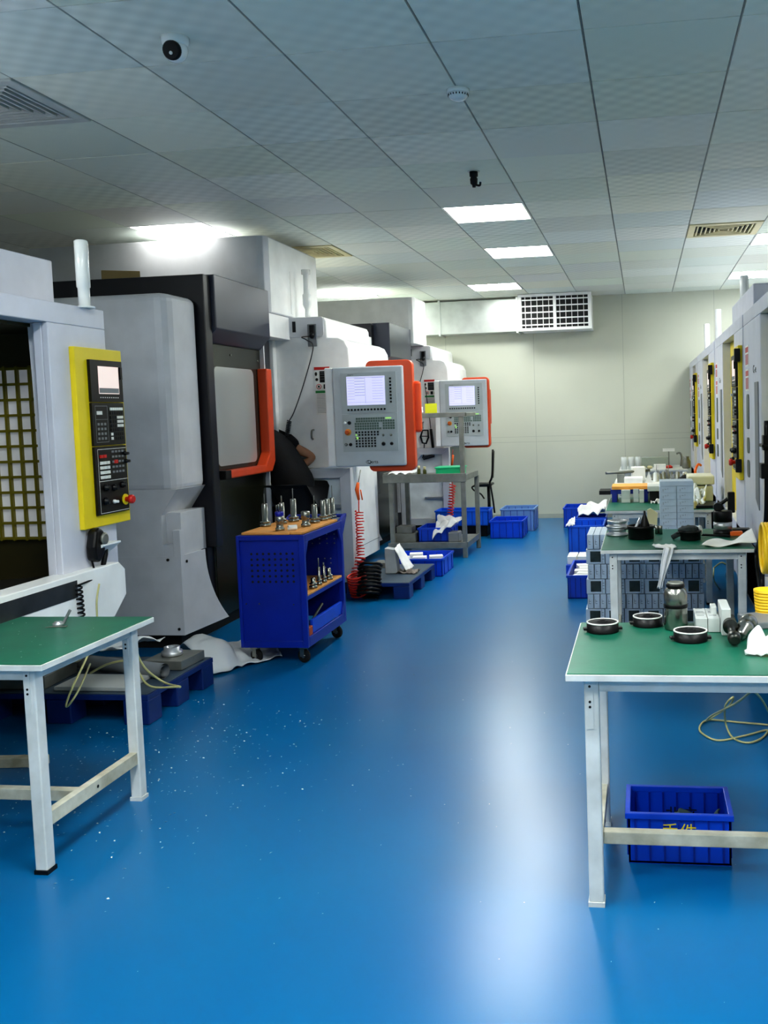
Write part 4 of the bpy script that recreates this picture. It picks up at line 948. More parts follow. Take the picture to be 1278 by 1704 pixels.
for k, (x, y) in enumerate(((-2.18, 8.34), (-2.02, 8.34), (-2.1, 8.55), (-1.88, 8.4))):
    slab('foam_block', 'small white foam block in the blue crate behind the worn pallet', 'foam block', x-.06, x+.06, y-.05, y+.05, .01, .165, m_paper, .1*k, group='white foam blocks in the blue crate')

# hanging red air hose and floor coils
h0 = at(600, 782, Y=7.7); h1 = at(594, 985, Y=7.35)
R = thing('spiral_air_hose', 'red spiral air hose hanging from the nearer control panel to the floor', 'hose', (h1.x, h1.y, 0))
b = MB(); b.tube([h0, at(596, 805, Y=7.65)], .004, 8); b.build('upper_line', m_dsteel, R)
b = MB(); b.tube([at(596, 803, Y=7.62), at(594, 815, Y=7.62), at(597, 832, Y=7.62)], [.012, .018, .010], 12); b.m(0).tube([at(600, 815, Y=7.6), at(603, 832, Y=7.6)], .006, 8); b.build('blow_gun', m_orhose, R, label='orange blow gun at the top of the hose')
b = MB(); b.tube([at(597, 832, Y=7.62), at(597, 852, Y=7.6)], .005, 8)
b.tube(helix(at(597, 850, Y=7.6), at(599, 925, Y=7.5), .030, 15, jit=.35), .0055, 7); b.tube(helix(at(598, 925, Y=7.5), at(592, 965, Y=7.42), .045, 7, jit=.2), .006, 7)
b.build('stretched_coil', m_redhose, R)
b = MB(); c = at(593, 1000, z=.0); b.tube(helix((c.x, c.y+.1, .03), (c.x-.01, c.y+.05, .20), .07, 8, per=16, jit=.04), .008, 7); b.build('floor_coil', m_redhose, R)
b = MB(); c2 = at(612, 1000, z=0); b.tube(helix((c2.x, c2.y+.02, .03), (c2.x+.0, c2.y+.12, .27), .085, 9, per=16, jit=.1), .012, 8)
tag(b.build('black_coiled_hose', m_black, origin=(c2.x, c2.y, 0)), 'thick black coiled hose standing on the floor beside the red hose', 'hose')
# second red hose on the far machine
b = MB(); b.tube([at(754, 748, Y=10.9), at(752, 760, Y=10.9)], .004, 6); b.m(1).tube([at(754, 757, Y=10.9), at(752, 775, Y=10.9)], .013, 10)
b.m(0).tube(helix(at(753, 806, Y=10.7), at(749, 862, Y=10.7), .032, 12, jit=.15), .0065, 6); b.tube([at(752, 775, Y=10.9), at(753, 806, Y=10.7)], .004, 6)
tag(b.build('spiral_air_hose', [m_redhose, m_orhose], origin=at(752, 800, Y=10.7)), 'red spiral air hose behind the steel trolley under the farther control panel', 'hose')
# pendant with coil on far machine
b = MB(); pc = lambda x, y: at(x, y, Y=11.25)
b.tube([pc(*q) for q in ((703, 716), (712, 716), (713, 728), (709, 738), (703, 737), (700, 727))], .011, 8, closed=True); b.tube([pc(701, 726), pc(712, 726)], .006, 6)
b.tube(smooth_path([pc(706, 738), pc(705, 756), pc(703, 762)], 5), .006, 6); b.tube([pc(717, 714), pc(721, 750)], .016, 8)
b.tube(helix(pc(704, 763), pc(722, 758), .018, 9), .005, 6); b.tube([pc(707, 640), pc(714, 690), pc(717, 714)], .005, 6)
tag(b.build('hand_pendant', m_black, origin=pc(708, 730)), 'black hand pendant with coiled cord hanging on the far milling machine', 'hand control')

# ================================================================ CHAIR far left
ch = thing('office_chair', 'black metal framed chair seen from the side against the back wall', 'chair', (-2.02, 11.9, 0))
def tb(name, pts, r_=.013, m_=m_black): b = MB(); b.tube(smooth_path(pts, 6), r_, 8); return b.build(name, m_, ch)
q = lambda x, y, Y=11.7: at(x, y, Y=Y)
for s, Y in ((0, 11.7), (1, 12.1)):
    tb('side_frame', [q(820, 748, Y), q(819, 790, Y), q(815, 803, Y), q(818, 808, Y)])
    tb('arm_rest', [q(816, 806, Y), q(800, 807, Y), q(786, 810, Y), q(789, 816, Y), q(800, 822, Y), q(806, 830, Y)], .010)
    tb('leg', [q(816, 806, Y), q(820, 830, Y), q(823, 852, Y), at(823, 852, Y=Y)*1+Vector((0, 0, -.0))], .011)
b = MB(); b.grid(lambda u, v: q(820.5-1.5*v, 750+45*v, 11.7+.4*u)+Vector((.02*math.sin(PI*u), 0, 0)), 8, 6); b.build('backrest', m_black, ch, solid=.012)
b = MB(); sA = q(788, 808, 11.72); sB = q(815, 806, 11.72); b.box(sA.x, sB.x, 11.72, 12.08, sB.z-.03, sB.z); b.build('seat', m_black, ch, bevel=.01)
b = MB(); b.tube([(sA.x+.16, 11.9, sA.z-.03), (sA.x+.16, 11.9, .07)], .02, 10); 
for k in range(5):
    a = 2*PI*k/5; b.tube([(sA.x+.16, 11.9, .08), (sA.x+.16+.2*math.cos(a), 11.9+.2*math.sin(a), .05)], .014, 8); b.blob((sA.x+.16+.2*math.cos(a), 11.9+.2*math.sin(a), .025), .02, .02, .025, 10, 6)
b.build('base', m_black, ch)
# crates far left
cratebox('plastic_crate', 'bright blue crate on the floor right of the far chair, nearest of three', -1.755, -1.38, 10.68, 11.15, 0, .2, m_cratblue)
cratebox('plastic_crate', 'translucent blue crate behind the bright one, against the back wall', -1.72, -1.32, 11.3, 11.75, .0, .27, mat('pale_translucent_blue', S(110, 150, 205), .35))
cratebox('plastic_crate', 'wide blue crate under the chair, standing on a black box', -2.42, -1.80, 10.85, 11.18, .13, .18, m_crat2)
slab('black_box', 'low black box on the floor under the wide blue crate', 'box', -2.4, -1.82, 10.87, 11.16, 0, .128, m_black, bev=.01)

# ================================================================ PERSON bending into the machine
def skinned(name, verts, edges, radii, m_, parent, sub=2, root=0):
    me = bpy.data.meshes.new(name); org = WORLD.get(parent.name) if parent else Vector((0, 0, 0))
    me.from_pydata([Vector(v)-org for v in verts], edges, []); o = bpy.data.objects.new(name, me); col.objects.link(o)
    if parent: o.parent = parent
    WORLD[name] = org
    sk = o.modifiers.new('skin', 'SKIN'); lay = me.skin_vertices[0].data
    for i, r in enumerate(radii):
        lay[i].radius = r if isinstance(r, tuple) else (r, r); lay[i].use_root = (i == root)
    sk.use_smooth_shade = True
    s = o.modifiers.new('sub', 'SUBSURF'); s.levels = sub; s.render_levels = sub
    me.materials.append(m_); return o
# feet on the floor in front of the machine opening, upper body leaning toward -x
px0, py0 = -2.69, 7.25
PR = thing('person', 'person in black t-shirt and dark trousers bending into the open milling machine', 'person', (px0, py0, 0))
hip = Vector((px0-.02, py0, .90)); waist = hip+Vector((-.10, 0, .14)); chest = hip+Vector((-.24, 0, .33)); neck = hip+Vector((-.36, 0, .43)); head = neck+Vector((-.13, 0, .04))
shR, shL = chest+Vector((.0, .15, .05)), chest+Vector((-.04, -.15, .07))
elR = Vector((px0+.05, py0+.19, 1.12)); wrR = Vector((px0-.20, py0+.17, .97)); elL = Vector((px0-.30, py0-.22, 1.03)); wrL = Vector((px0-.50, py0-.12, .98))
V_ = [hip, waist, chest, neck, head, head+Vector((-.08, 0, -.02)),
      hip+Vector((0, .09, -.04)), Vector((px0+.03, py0+.10, .48)), Vector((px0+.06, py0+.11, .08)), Vector((px0-.06, py0+.12, .04)),
      hip+Vector((0, -.09, -.04)), Vector((px0-.03, py0-.10, .48)), Vector((px0+.0, py0-.11, .08)), Vector((px0-.12, py0-.12, .04)),
      shR, elR, wrR, shL, elL, wrL]
E_ = [(0,1),(1,2),(2,3),(3,4),(4,5),(0,6),(6,7),(7,8),(8,9),(0,10),(10,11),(11,12),(12,13),(2,14),(14,15),(15,16),(2,17),(17,18),(18,19)]
r_ = [.09,.08,.09,.05,.095,.08,.06,.05,.042,.04,.06,.05,.042,.04,.045,.043,.028,.045,.043,.028]
body = skinned('body', V_, E_, r_, m_skin, PR)
# fingers curled round a part inside the machine
k = 0
for w, s in ((wrR, -1), (wrL, 1)):
    palm = w+Vector((-.07, 0, -.02))
    hv = [w, w+Vector((-.04, 0, -.01)), palm]; he = [(0, 1), (1, 2)]; hr = [.026, (.036, .018), (.036, .016)]
    for f in range(4):
        o_ = (f-1.5)*.019; L = (.032, .037, .034, .026)[f]; n0 = len(hv)
        hv += [palm+Vector((-.015, o_, 0)), palm+Vector((-.015-L, o_, -.006)), palm+Vector((-.02-L*1.5, o_, -.028)), palm+Vector((-.012-L*1.3, o_, -.046))]
        he += [(2, n0), (n0, n0+1), (n0+1, n0+2), (n0+2, n0+3)]; hr += [.0095, .009, .008, .007]
    n0 = len(hv); hv += [w+Vector((-.035, s*.034, -.012)), w+Vector((-.06, s*.05, -.025)), w+Vector((-.085, s*.046, -.038))]; he += [(1, n0), (n0, n0+1), (n0+1, n0+2)]; hr += [.012, .010, .008]
    skinned('hand', hv, he, hr, m_skin, PR, sub=1)
skinned('t_shirt', [hip+Vector((.05, 0, -.12)), waist, chest, neck+Vector((.03, 0, -.02)), shR, shR.lerp(elR, .6), shL, shL.lerp(elL, .72)],
   [(0,1),(1,2),(2,3),(2,4),(4,5),(2,6),(6,7)], [.195,.155,.15,.07,.10,.075,.10,.075], m_shirt, PR)
skinned('trousers', [hip+Vector((.01, 0, .03)), hip+Vector((0, .09, -.06)), Vector((px0+.03, py0+.10, .48)), Vector((px0+.06, py0+.11, .10)), hip+Vector((0, -.09, -.06)), Vector((px0-.03, py0-.10, .48)), Vector((px0+.0, py0-.11, .10))],
   [(0,1),(1,2),(2,3),(0,4),(4,5),(5,6)], [.185,.14,.105,.08,.14,.105,.08], m_trouser, PR)
for s, xx in ((.115, px0), (-.115, px0-.06)):
    b = MB(); b.blob((xx-.03, py0+s, .045), .13, .045, .045); b.build('shoe', m_black, PR)
b = MB(); b.blob(head+Vector((.005, 0, .035)), .115, .092, .105, 18, 12); b.build('hair', m_hair, PR)
b = MB(); b.blob(head+Vector((-.135, 0, -.03)), .018, .014, .02, 10, 8); 
for s in (-1, 1): b.blob(head+Vector((-.0, s*.085, -.03)), .022, .010, .032, 10, 8)
b.build('nose_and_ears', m_skin, PR)
b = MB()
for s in (-1, 1): b.blob(head+Vector((-.118, s*.034, -.005)), .010, .014, .008, 10, 8)
b.build('eyes', m_black, PR)
b = MB(); b.blob(head+Vector((-.118, 0, -.068)), .012, .026, .007, 10, 6); b.build('mouth', mat('lips', S(150, 84, 74), .5), PR)

# ================================================================ RIGHT FLOOR CRATES
C1 = cratebox('plastic_crate', 'royal blue crate of white foam blocks, nearest one beside the pale block stack', -.60, -.40, 7.22, 7.95, 0, .18, m_cratblue)
for k in range(5): slab('foam_block', 'white foam block in the nearest royal blue crate by the block stack', 'foam block', -.57+.03*(k % 2), -.45+.02*(k % 2), 7.26+k*.13, 7.36+k*.13, .01, .165, m_paper, .1*(k-2), group='white foam blocks in the nearest right crate')
slab('foam_tray', 'blue tray of white foam blocks on the floor behind the nearest right crate', 'tray', -.70, -.42, 8.3, 8.75, 0, .08, m_cratblue)
for k in range(3): slab('foam_block', 'white foam block standing in the low blue tray', 'foam block', -.69+k*.09, -.61+k*.09, 8.34, 8.6, .081, .15, m_paper, group='white foam blocks in the low blue tray')
cratebox('plastic_crate', 'tall light blue open crate beside the third right table', -.77, -.42, 9.5, 10.05, 0, .28, m_crat2)
cratebox('plastic_crate', 'blue crate carrying white rags in front of the back wall', -.78, -.45, 10.9, 11.3, 0, .2, m_cratblue)
cratebox('plastic_crate', 'empty deep blue crate against the back wall behind the rag filled one', -.99, -.66, 11.6, 12.1, 0, .24, m_cratblue)
rag('cloth', [(-.76, 10.9, .22), (-.46, 10.85, .22), (-.44, 11.3, .30), (-.80, 11.35, .25)], m_cloth, 'white rags heaped on the blue crate before the back wall', 'cloth', amp=.07, seed=21)
rag('cloth', [(-.79, 9.48, .27), (-.70, 9.48, .28), (-.70, 9.56, .36), (-.77, 9.56, .30)], m_cloth, 'scrap of white cloth on the rim of the tall light blue crate', 'cloth', amp=.02, seed=22)
# crate under the near table
ca = at(1048, 1412, z=0); cb_ = at(1217, 1432, z=0)
NC = cratebox('plastic_crate', 'blue crate with yellow handwriting on the floor under the nearest right table', -.075, .245, 2.975, 3.195, 0, .165, m_cratblue, ribs=7)
text('yellow_writing', '手件', .052, facing((.085, 2.9685, .108), (1, 0, 0), (0, 0, 1)), m_yellow, NC, sx=1.1)
text('black_writing', '北立', .046, facing((.10, 3.1835, .075), (1, 0, 0), (0, 0, 1)), m_matblack, NC, sx=1.2)
rag('rag', [(.04, 3.02, .05), (.20, 2.99, .05), (.225, 3.12, .05), (.10, 3.13, .06)], mat('oily_rag', S(80, 100, 96), .8), 'dark oily rag lying in the crate under the nearest right table', 'rag', amp=.05, seed=30)
# cable coil
W = lambda x, y, z=.006: at(x, y, z=z)
b = MB(); b.tube(smooth_path([at(1253, 1148, z=.45), at(1225, 1170, z=.30), at(1186, 1190, z=.10), W(1175, 1200), W(1183, 1195, .02), at(1213, 1175, z=.1), at(1220, 1160, z=.2), at(1207, 1175, z=.15), at(1208, 1205, z=.03), W(1220, 1228), W(1245, 1236), W(1268, 1228), W(1276, 1215), W(1240, 1224), W(1195, 1232), W(1168, 1220), W(1165, 1208), W(1180, 1198), W(1230, 1202), W(1275, 1206), W(1290, 1208)], 8), .0045, 8)
b.tube(smooth_path([at(1253, 1148, z=.45), at(1268, 1165, z=.3), at(1282, 1190, z=.1)], 6), .0045, 8)
tag(b.build('loose_cable', m_tan, origin=W(1220, 1215, 0)), 'loose pale cable looped on the floor under the nearest right table', 'cable')

# ================================================================ STACK of machined blocks behind table 2
def blocks():
    W0, H0, D0 = .120, .094, .40
    a = thing('machined_block', 'pale blue-grey machined block with a dark square window, in the big stack behind the table', 'machined block', (0, 0, 0), 'windowed blocks in the stack behind the table with black pots')
    b = MB(); b.box(0, W0-.003, 0, D0, 0, H0-.003); b.build('block_body', m_block, a, bevel=.002)
    b = MB(); b.box(.026, .092, -.0006, .001, .012, .080); b.build('dark_window', mat('brown_window', S(70, 76, 72), .25, .6, noise=.5, nscale=14), a)
    b = MB(); b.box(.099, .1005, -.0008, .001, .004, .088)
    for z in (.03, .05, .066): b.box(.100, .112, -.0008, .001, z, z+.0025)
    b.build('slot', m_line, a)
    c = thing('machined_slab', 'narrow blue-grey machined slab standing on edge in the big stack behind the table', 'machined slab', (0, 0, 0), 'narrow slabs in the stack behind the table with black pots')
    b = MB(); b.box(0, .0375, 0, D0, 0, H0-.003); b.build('slab_body', m_block, c, bevel=.002)
    b = MB(); b.box(.010, .0115, -.0008, .001, .03, .06)
    for z in (.03, .045): b.box(.010, .022, -.0008, .001, z, z+.0022)
    b.box(.0, .0015, -.0008, .001, .002, .088)
    b.build('slot', m_line, c)
    return a, c
bw, bs = blocks(); first = [True, True]
X0s, Y0s = -.385, 5.97
for row in range(7):
    off = [0, 0, .012, .008, .02, .01, .018][row]
    for i in range(6):
        if row == 0 and i > 6: continue
        if row % 2 == 0:
            xs = [X0s+off+i*.121+.002*nz(row, i)]
            pairs = [(bs, 1, X0s+off+i*.121+k*.0402) for k in range(3)]
        else: pairs = [(bw, 0, X0s+off+i*.121)]
        for proto, fi, x in pairs:
            loc = (x, Y0s+random.uniform(-.004, .004), row*.0942)
            if first[fi]: proto.location = loc; first[fi] = False
            else: dup(proto, loc)
# upper stack on top
a = thing('machined_brick', 'small blue-grey machined brick in the tower rising above the big block stack', 'machined brick', (0, 0, 0), 'small bricks of the tower above the block stack')
b = MB(); b.box(0, .103, 0, .2, 0, .0405); b.build('brick_body', m_block, a, bevel=.0015)
b = MB(); b.box(.02, .0215, -.0006, .001, .008, .024); b.box(.03, .042, -.0006, .001, .022, .0235); b.box(.05, .0513, -.0006, .001, .02, .03); b.build('slot', m_line, a)
f0 = True
for row in range(7):
    for i in range(2):
        loc = (.09+i*.105+(.003*nz(row, i*3)), 6.02+random.uniform(-.003, .003), .6596+row*.0412)
        if f0: a.location = loc; f0 = False
        else: dup(a, loc)
slab('machined_brick', 'single wide blue-grey brick topping the tower of machined bricks', 'machined brick', .092, .298, 6.02, 6.22, .6596+7*.0412, .6596+7*.0412+.03, m_block, bev=.002)
# ================================================================ ITEMS ON TABLE 1
z1 = .701
def tin(px_, py_, r_, label, ears):
    c = at(px_, py_, z=z1); R = thing('round_tin', label, 'round tin', c)
    b = MB(); b.lathe(c, [(r_*1.0, 0), (r_*1.02, .003), (r_, .006), (r_, .030)], 40); b.build('tin_body', m_black, R)
    b = MB(); b.lathe(c+Vector((0, 0, .030)), [(r_*1.01, 0), (r_*1.01, .003), (r_*.93, .004), (r_*.93, .001)], 40); b.build('white_rim', m_key, R)
    b = MB(); b.lathe(c+Vector((0, 0, .0305)), [(r_*.92, 0), (r_*.92, .001), (r_*.70, .002), (r_*.34, .002), (r_*.32, .0045), (r_*.20, .0045), (r_*.18, .001), (.002, .001)], 36); b.build('disc_face', mat('disc_black', S(24, 24, 26), .6, spec=.2), R)
    b = MB()
    for a in ears: b.box(-.012, .012, r_-.004, r_+.012, .006, .014, Matrix.Translation(c) @ Matrix.Rotation(a, 4, 'Z'))
    b.build('ear', m_black, R, bevel=.002); return R
tin(1003, 1050, .0535, 'round black tin with white rim, leftmost on the nearest right table', (1.75, -1.45))
tin(1078, 1040, .0505, 'round black tin with white rim, standing left of the steel bottle', (1.75,))
tin(1149, 1065, .0535, 'round black tin with white rim, in front of the steel bottle', (1.75, -1.6))
c = at(1125, 1046, z=z1)
R = thing('steel_bottle', 'steel vacuum bottle with black neck ring and black waist band', 'bottle', c)
b = MB(); b.lathe(c, [(.036, 0), (.039, .003), (.039, .074), (.0385, .078)], 32); b.lathe(c+Vector((0, 0, .084)), [(.0385, 0), (.0395, .004), (.0395, .036), (.034, .050), (.028, .056), (.026, .058)], 32); b.build('bottle_body', m_steel, R)
b = MB(); b.lathe(c+Vector((0, 0, .074)), [(.040, 0), (.0405, .002), (.0405, .010), (.040, .012)], 32); b.build('waist_band', m_black, R)
b = MB(); b.lathe(c+Vector((0, 0, .141)), [(.026, 0), (.031, .002), (.031, .010), (.028, .013)], 28); b.build('neck_ring', m_black, R)
b = MB(); b.lathe(c+Vector((0, 0, .150)), [(.027, 0), (.0275, .008), (.022, .010), (.02, .005), (.002, .005)], 28); b.build('mouth_ring', m_dsteel, R)
# white blocks
base = at(1157, 1052, z=z1); k = 0
for i in range(2):
    for j in range(3):
        x = base.x+.002+i*.040; y = base.y+j*.055
        R = thing('white_block', 'small white machined block in the group of six right of the steel bottle', 'white block', (x, y, z1), 'six small white blocks beside the steel bottle')
        b = MB(); b.box(x, x+.038, y, y+.053, z1, z1+.046+.0*j); b.build('block_body', m_blockw, R, bevel=.0015)
        b = MB(); b.box(x+.006, x+.030, y+.044, y+.049, z1+.0455, z1+.0466); b.build('slot', m_line, R)
q = at(1199, 1058, z=z1)
slab('white_block', 'upright white slab standing right of the six small white blocks', 'white block', q.x+.004, q.x+.034, q.y-.0, q.y+.16, z1, z1+.088, m_blockw)
slab('white_block', 'narrow upright slab behind the small white blocks', 'white block', q.x-.022, q.x-.002, q.y+.12, q.y+.18, z1, z1+.07, m_blockw)
def holder2(name, label, a, b_, rs, m_=m_dsteel):
    b = MB(); a, b_ = Vector(a), Vector(b_); n = len(rs); pts = [a.lerp(b_, t) for t, r in rs]; b.tube(pts, [r for t, r in rs], 22)
    return tag(b.build(name, m_, origin=(a+b_)/2), label, 'tool holder', 'steel tool holders lying on the nearest table')
h0 = at(1223, 1066, z=z1+.022); h1 = at(1221, 1026, z=z1+.035)
m_dkst = mat('dark_polished_metal', S(70, 72, 68), .28, .85)
holder2('tool_holder', 'dark polished tool holder lying upright right of the white slab', h0, h0+Vector((-.004, .16, .022)), ((0, .012), (.04, .019), (.2, .021), (.27, .012), (.65, .013), (.7, .024), (.8, .024), (.82, .018), (.9, .021), (1, .012)), m_dkst)
h0 = at(1238, 1058, z=z1+.02)
holder2('tool_holder', 'shiny flanged tool holder lying behind the white cloth', h0+Vector((-.01, 0, 0)), h0+Vector((.03, .12, .02)), ((0, .008), (.03, .016), (.35, .018), (.4, .026), (.55, .028), (.6, .020), (.66, .030), (.9, .030), (1, .02)), m_steel)
c = at(1272, 1046, z=z1)
slab('grey_case', 'flat grey block under the yellow cups at the right photo edge', 'block', c.x-.055, c.x+.08, c.y+.0, c.y+.16, z1, z1+.022, m_midgrey, .3)
R = thing('cup_stack', 'stack of ribbed yellow plastic cups at the right edge of the nearest table', 'cup stack', (c.x+.03, c.y+.17, z1))
b = MB(); prof = [(.036, 0)]
for k in range(9): z = .004+k*.0105; rr = .038+k*.0008; prof += [(rr-.0015, z), (rr+.0015, z+.002), (rr+.0015, z+.008), (rr-.0015, z+.0095)]
b.lathe((c.x+.03, c.y+.17, z1), prof+[(.046, .10), (.043, .10), (.04, .085), (.002, .085)], 30); b.build('cups', m_ytub, R)
w0 = at(1240, 1090, z=z1+.002)
rag('cloth', [w0, w0+Vector((.12, -.03, .0)), w0+Vector((.15, .08, .0)), w0+Vector((.028, .07, .045))], m_cloth, 'crumpled white cloth on the front right of the nearest table', 'cloth', amp=.035, seed=41, thick=.002)

# left table tool
c = at(97, 1041, z=.701)
R = thing('hand_tool', 'small round puck with an upright dark lever on the left green table', 'hand tool', c)
b = MB(); b.lathe(c, [(.018, 0), (.020, .002), (.020, .010), (.014, .012), (.014, .015), (.01, .015)], 24); b.build('puck', m_alu, R)
b = MB(); b.box(-.005, .005, -.004, .004, .0, .062, Matrix.Translation(c+Vector((.012, .012, .004))) @ Matrix.Rotation(.55, 4, 'Y')); b.build('lever', m_midgrey, R, bevel=.002)
b = MB(); b.prism([(c.x-.03, c.y-.035), (c.x+.045, c.y-.02), (c.x+.045, c.y-.012), (c.x-.01, c.y-.022)], 'Z', .701, .704); b.build('blade', m_dsteel, R)
slab('paper_scrap', 'scrap of torn foil at the far left edge of the left green table', 'scrap', -2.50, -2.44, 3.30, 3.33, .701, .704, m_alu, .2)
# chips: many tiny bright flecks on floor and table
b = MB()
def fleck(x, y, z, s):
    a = random.uniform(0, PI); dx, dy = math.cos(a)*s, math.sin(a)*s
    b.bm.faces.new([b.bm.verts.new(p) for p in ((x-dx, y-dy, z), (x+dy*.5, y-dx*.5, z+s*.4), (x+dx, y+dy, z), (x-dy*.5, y+dx*.5, z+.0004))])
for k in range(600):
    x = random.gauss(-2.1, .38); y = random.gauss(3.75, .55)
    if x < -2.9 or y > 5.6 or y < 2.4: continue
    if y > 4.18 and x < -2.36: continue
    fleck(x, y, .0008, random.uniform(.002, .007))
for k in range(70): fleck(random.uniform(-1.6, .3), random.uniform(2.2, 6), .0008, random.uniform(.001, .0035))
for k in range(30): fleck(random.uniform(-2.1, -1.7), random.uniform(5.2, 7.4), .0008, random.uniform(.0015, .004))
tag(b.build('metal_chips', m_key, origin=(-2, 3.7, 0)), 'tiny bright metal chips scattered on the blue floor', 'metal chips', kind='stuff')
b = MB()
for k in range(26): fleck(random.uniform(-2.6, -1.95), random.uniform(2.8, 3.35), .7015, random.uniform(.002, .005))
tag(b.build('metal_chips', m_key, origin=(-2.2, 3, .70)), 'few bright metal chips scattered on the left green tabletop', 'metal chips', kind='stuff')

# ================================================================ ITEMS ON TABLE 2
def pot(px_, py_, r_, h, label):
    c = at(px_, py_, z=z1); R = thing('black_pot', label, 'pot', c)
    b = MB(); b.lathe(c, [(r_*.94, 0), (r_*.97, .004), (r_*.97, h*.78), (r_*1.05, h*.8), (r_*1.05, h), (r_*.95, h), (r_*.93, .008), (.002, .008)], 32); b.build('pot_body', m_black, R)
    b = MB(); b.box(c.x-r_-.02, c.x-r_+.004, c.y-.012, c.y+.012, c.z+h*.7, c.z+h*.82); b.build('lug', m_black, R, bevel=.002); return c
c = pot(1067, 896, .075, .075, 'round black pot with tools standing in it, left on the second right table')
b = MB(); b.lathe(c+Vector((.022, 0, .010)), [(.028, 0), (.026, .07), (.012, .115), (.006, .13), (.006, .145), (.004, .148)], 20)
tag(b.build('cone_bottle', m_black, origin=c+Vector((.022, 0, .01))), 'black cone shaped dispenser standing in the left black pot', 'dispenser')
b = MB(); b.tube([c+Vector((-.05, .01, .02)), c+Vector((0, .03, .115))], .009, 12); tag(b.build('white_stick', m_alu, origin=c+Vector((-.03, .02, .02))), 'pale rod leaning in the left black pot', 'rod')
c = pot(1149, 898, .058, .052, 'round black pot filled with dark gloves, right of the hanging cloth')
b = MB(); b.blob(c+Vector((-.01, .0, .058)), .055, .05, .022, jag=.18); b.tube([c+Vector((-.1, .02, .01)), c+Vector((-.05, .01, .04)), c+Vector((0, 0, .06))], [.014, .016, .02], 10); b.tube([c+Vector((.0, 0, .06)), c+Vector((.045, .0, .062))], .008, 8)
tag(b.build('glove', mat('dark_glove', S(52, 60, 62), .8, bump=.3), origin=c), 'dark work glove bunched over the right black pot', 'glove')
b = MB(); b.blob(c+Vector((.055, .04, .045)), .016, .012, .03, jag=.1); tag(b.build('rounded_piece', m_key, origin=c+Vector((.055, .04, .015))), 'small pale rounded piece beside the right black pot', 'piece')
# turned aluminium rings
for k, (yy, zz) in enumerate(((0, 0), (.0, .045))):
    c = at(1027, 893, z=z1)+Vector((0, .06, zz)); b = MB(); b.lathe(c, [(.062, 0), (.064, .003), (.064, .013), (.052, .017), (.050, .028), (.058, .033), (.060, .043), (.04, .044), (.04, .02), (.002, .02)], 32)
    tag(b.build('aluminium_ring', m_alu, origin=c), ['lower turned aluminium ring at the left end of the second right table', 'upper turned aluminium ring stacked on another on the second right table'][k], 'ring', 'stacked turned aluminium rings')
c = at(1086, 880, z=z1)
b = MB(); b.prism([(c.x-.03, z1), (c.x+.03, z1), (c.x+.035, z1+.075), (c.x-.01, z1+.105), (c.x-.03, z1+.095)], 'Y', c.y+.18, c.y+.22); tag(b.build('cream_card', m_cream, origin=(c.x, c.y+.2, z1)), 'cream board leaning behind the cone dispenser', 'board')
for k, xx in enumerate((1093, 1099)):
    c = at(xx, 888, z=z1); b = MB(); b.lathe(c, [(.012, 0), (.012, .045), (.010, .047)], 16); tag(b.build('steel_pin', m_steel, origin=c), ['short steel pin right of the left black pot', 'short steel pin just left of the brick tower'][k], 'pin')
# big black container with silver band and lever
c = at(1203, 890, z=z1)
R = thing('black_canister', 'large black canister with silver label band and tilted lever handle', 'canister', c)
b = MB(); b.lathe(c, [(.052, 0), (.054, .003), (.054, .035)], 32); b.lathe(c+Vector((0, 0, .078)), [(.054, 0), (.054, .055), (.050, .062)], 32); b.build('canister_body', m_black, R)
b = MB(); b.lathe(c+Vector((0, 0, .035)), [(.053, 0), (.053, .043)], 32); b.build('silver_band', m_alu, R)
b = MB(); b.prism(rrect(c.x-.052, c.x+.0, c.z+.138, c.z+.185, .02), 'Y', c.y-.02, c.y+.02); b.tube([c+Vector((-.03, 0, .165)), c+Vector((.02, .0, .20)), c+Vector((.03, 0, .205))], [.012, .010, .016], 10); b.build('lever', m_black, R, bevel=.004)
b = MB(); b.box(c.x+.035, c.x+.075, c.y+.05, c.y+.09, c.z+.12, c.z+.24); b.build('handle_block', m_black, R, bevel=.006)
c = at(1222, 893, z=z1)
slab('orange_box', 'small orange box on the table beside the large black canister', 'box', c.x-.02, c.x+.05, c.y+.03, c.y+.08, z1, z1+.024, m_orhose)
slab('black_case', 'flat black case behind the small orange box', 'case', c.x-.01, c.x+.1, c.y+.09, c.y+.17, z1, z1+.03, m_black)
w0 = at(1196, 898, z=z1+.004)
b = MB()
def paper(u, v):
    p = at(1196+u*62, 896+v*14-u*0, z=z1+.003); p = Vector((p.x, p.y, p.z)); p.z += .004+.055*max(0, (u-.55)/.45)**1.3*(1-v*.6) + .008*math.sin(u*9+v*2); p.y = 5.08+(1-v)*.22+.02*u; p.x = .34+u*.235-.05*v*(1-u); return p
b.grid(paper, 24, 8); tag(b.build('paper_sheet', m_paper, origin=(.45, 5.2, z1), solid=.002), 'curling white paper sheet at the right end of the second right table', 'paper')
b = MB(); b.tube([at(1148, 889, z=z1+.01), at(1215, 892, z=z1+.01)], .007, 8); tag(b.build('dark_rod', m_black, origin=at(1180, 890, z=z1)), 'thin dark rod lying between the right black pot and the canister', 'rod')
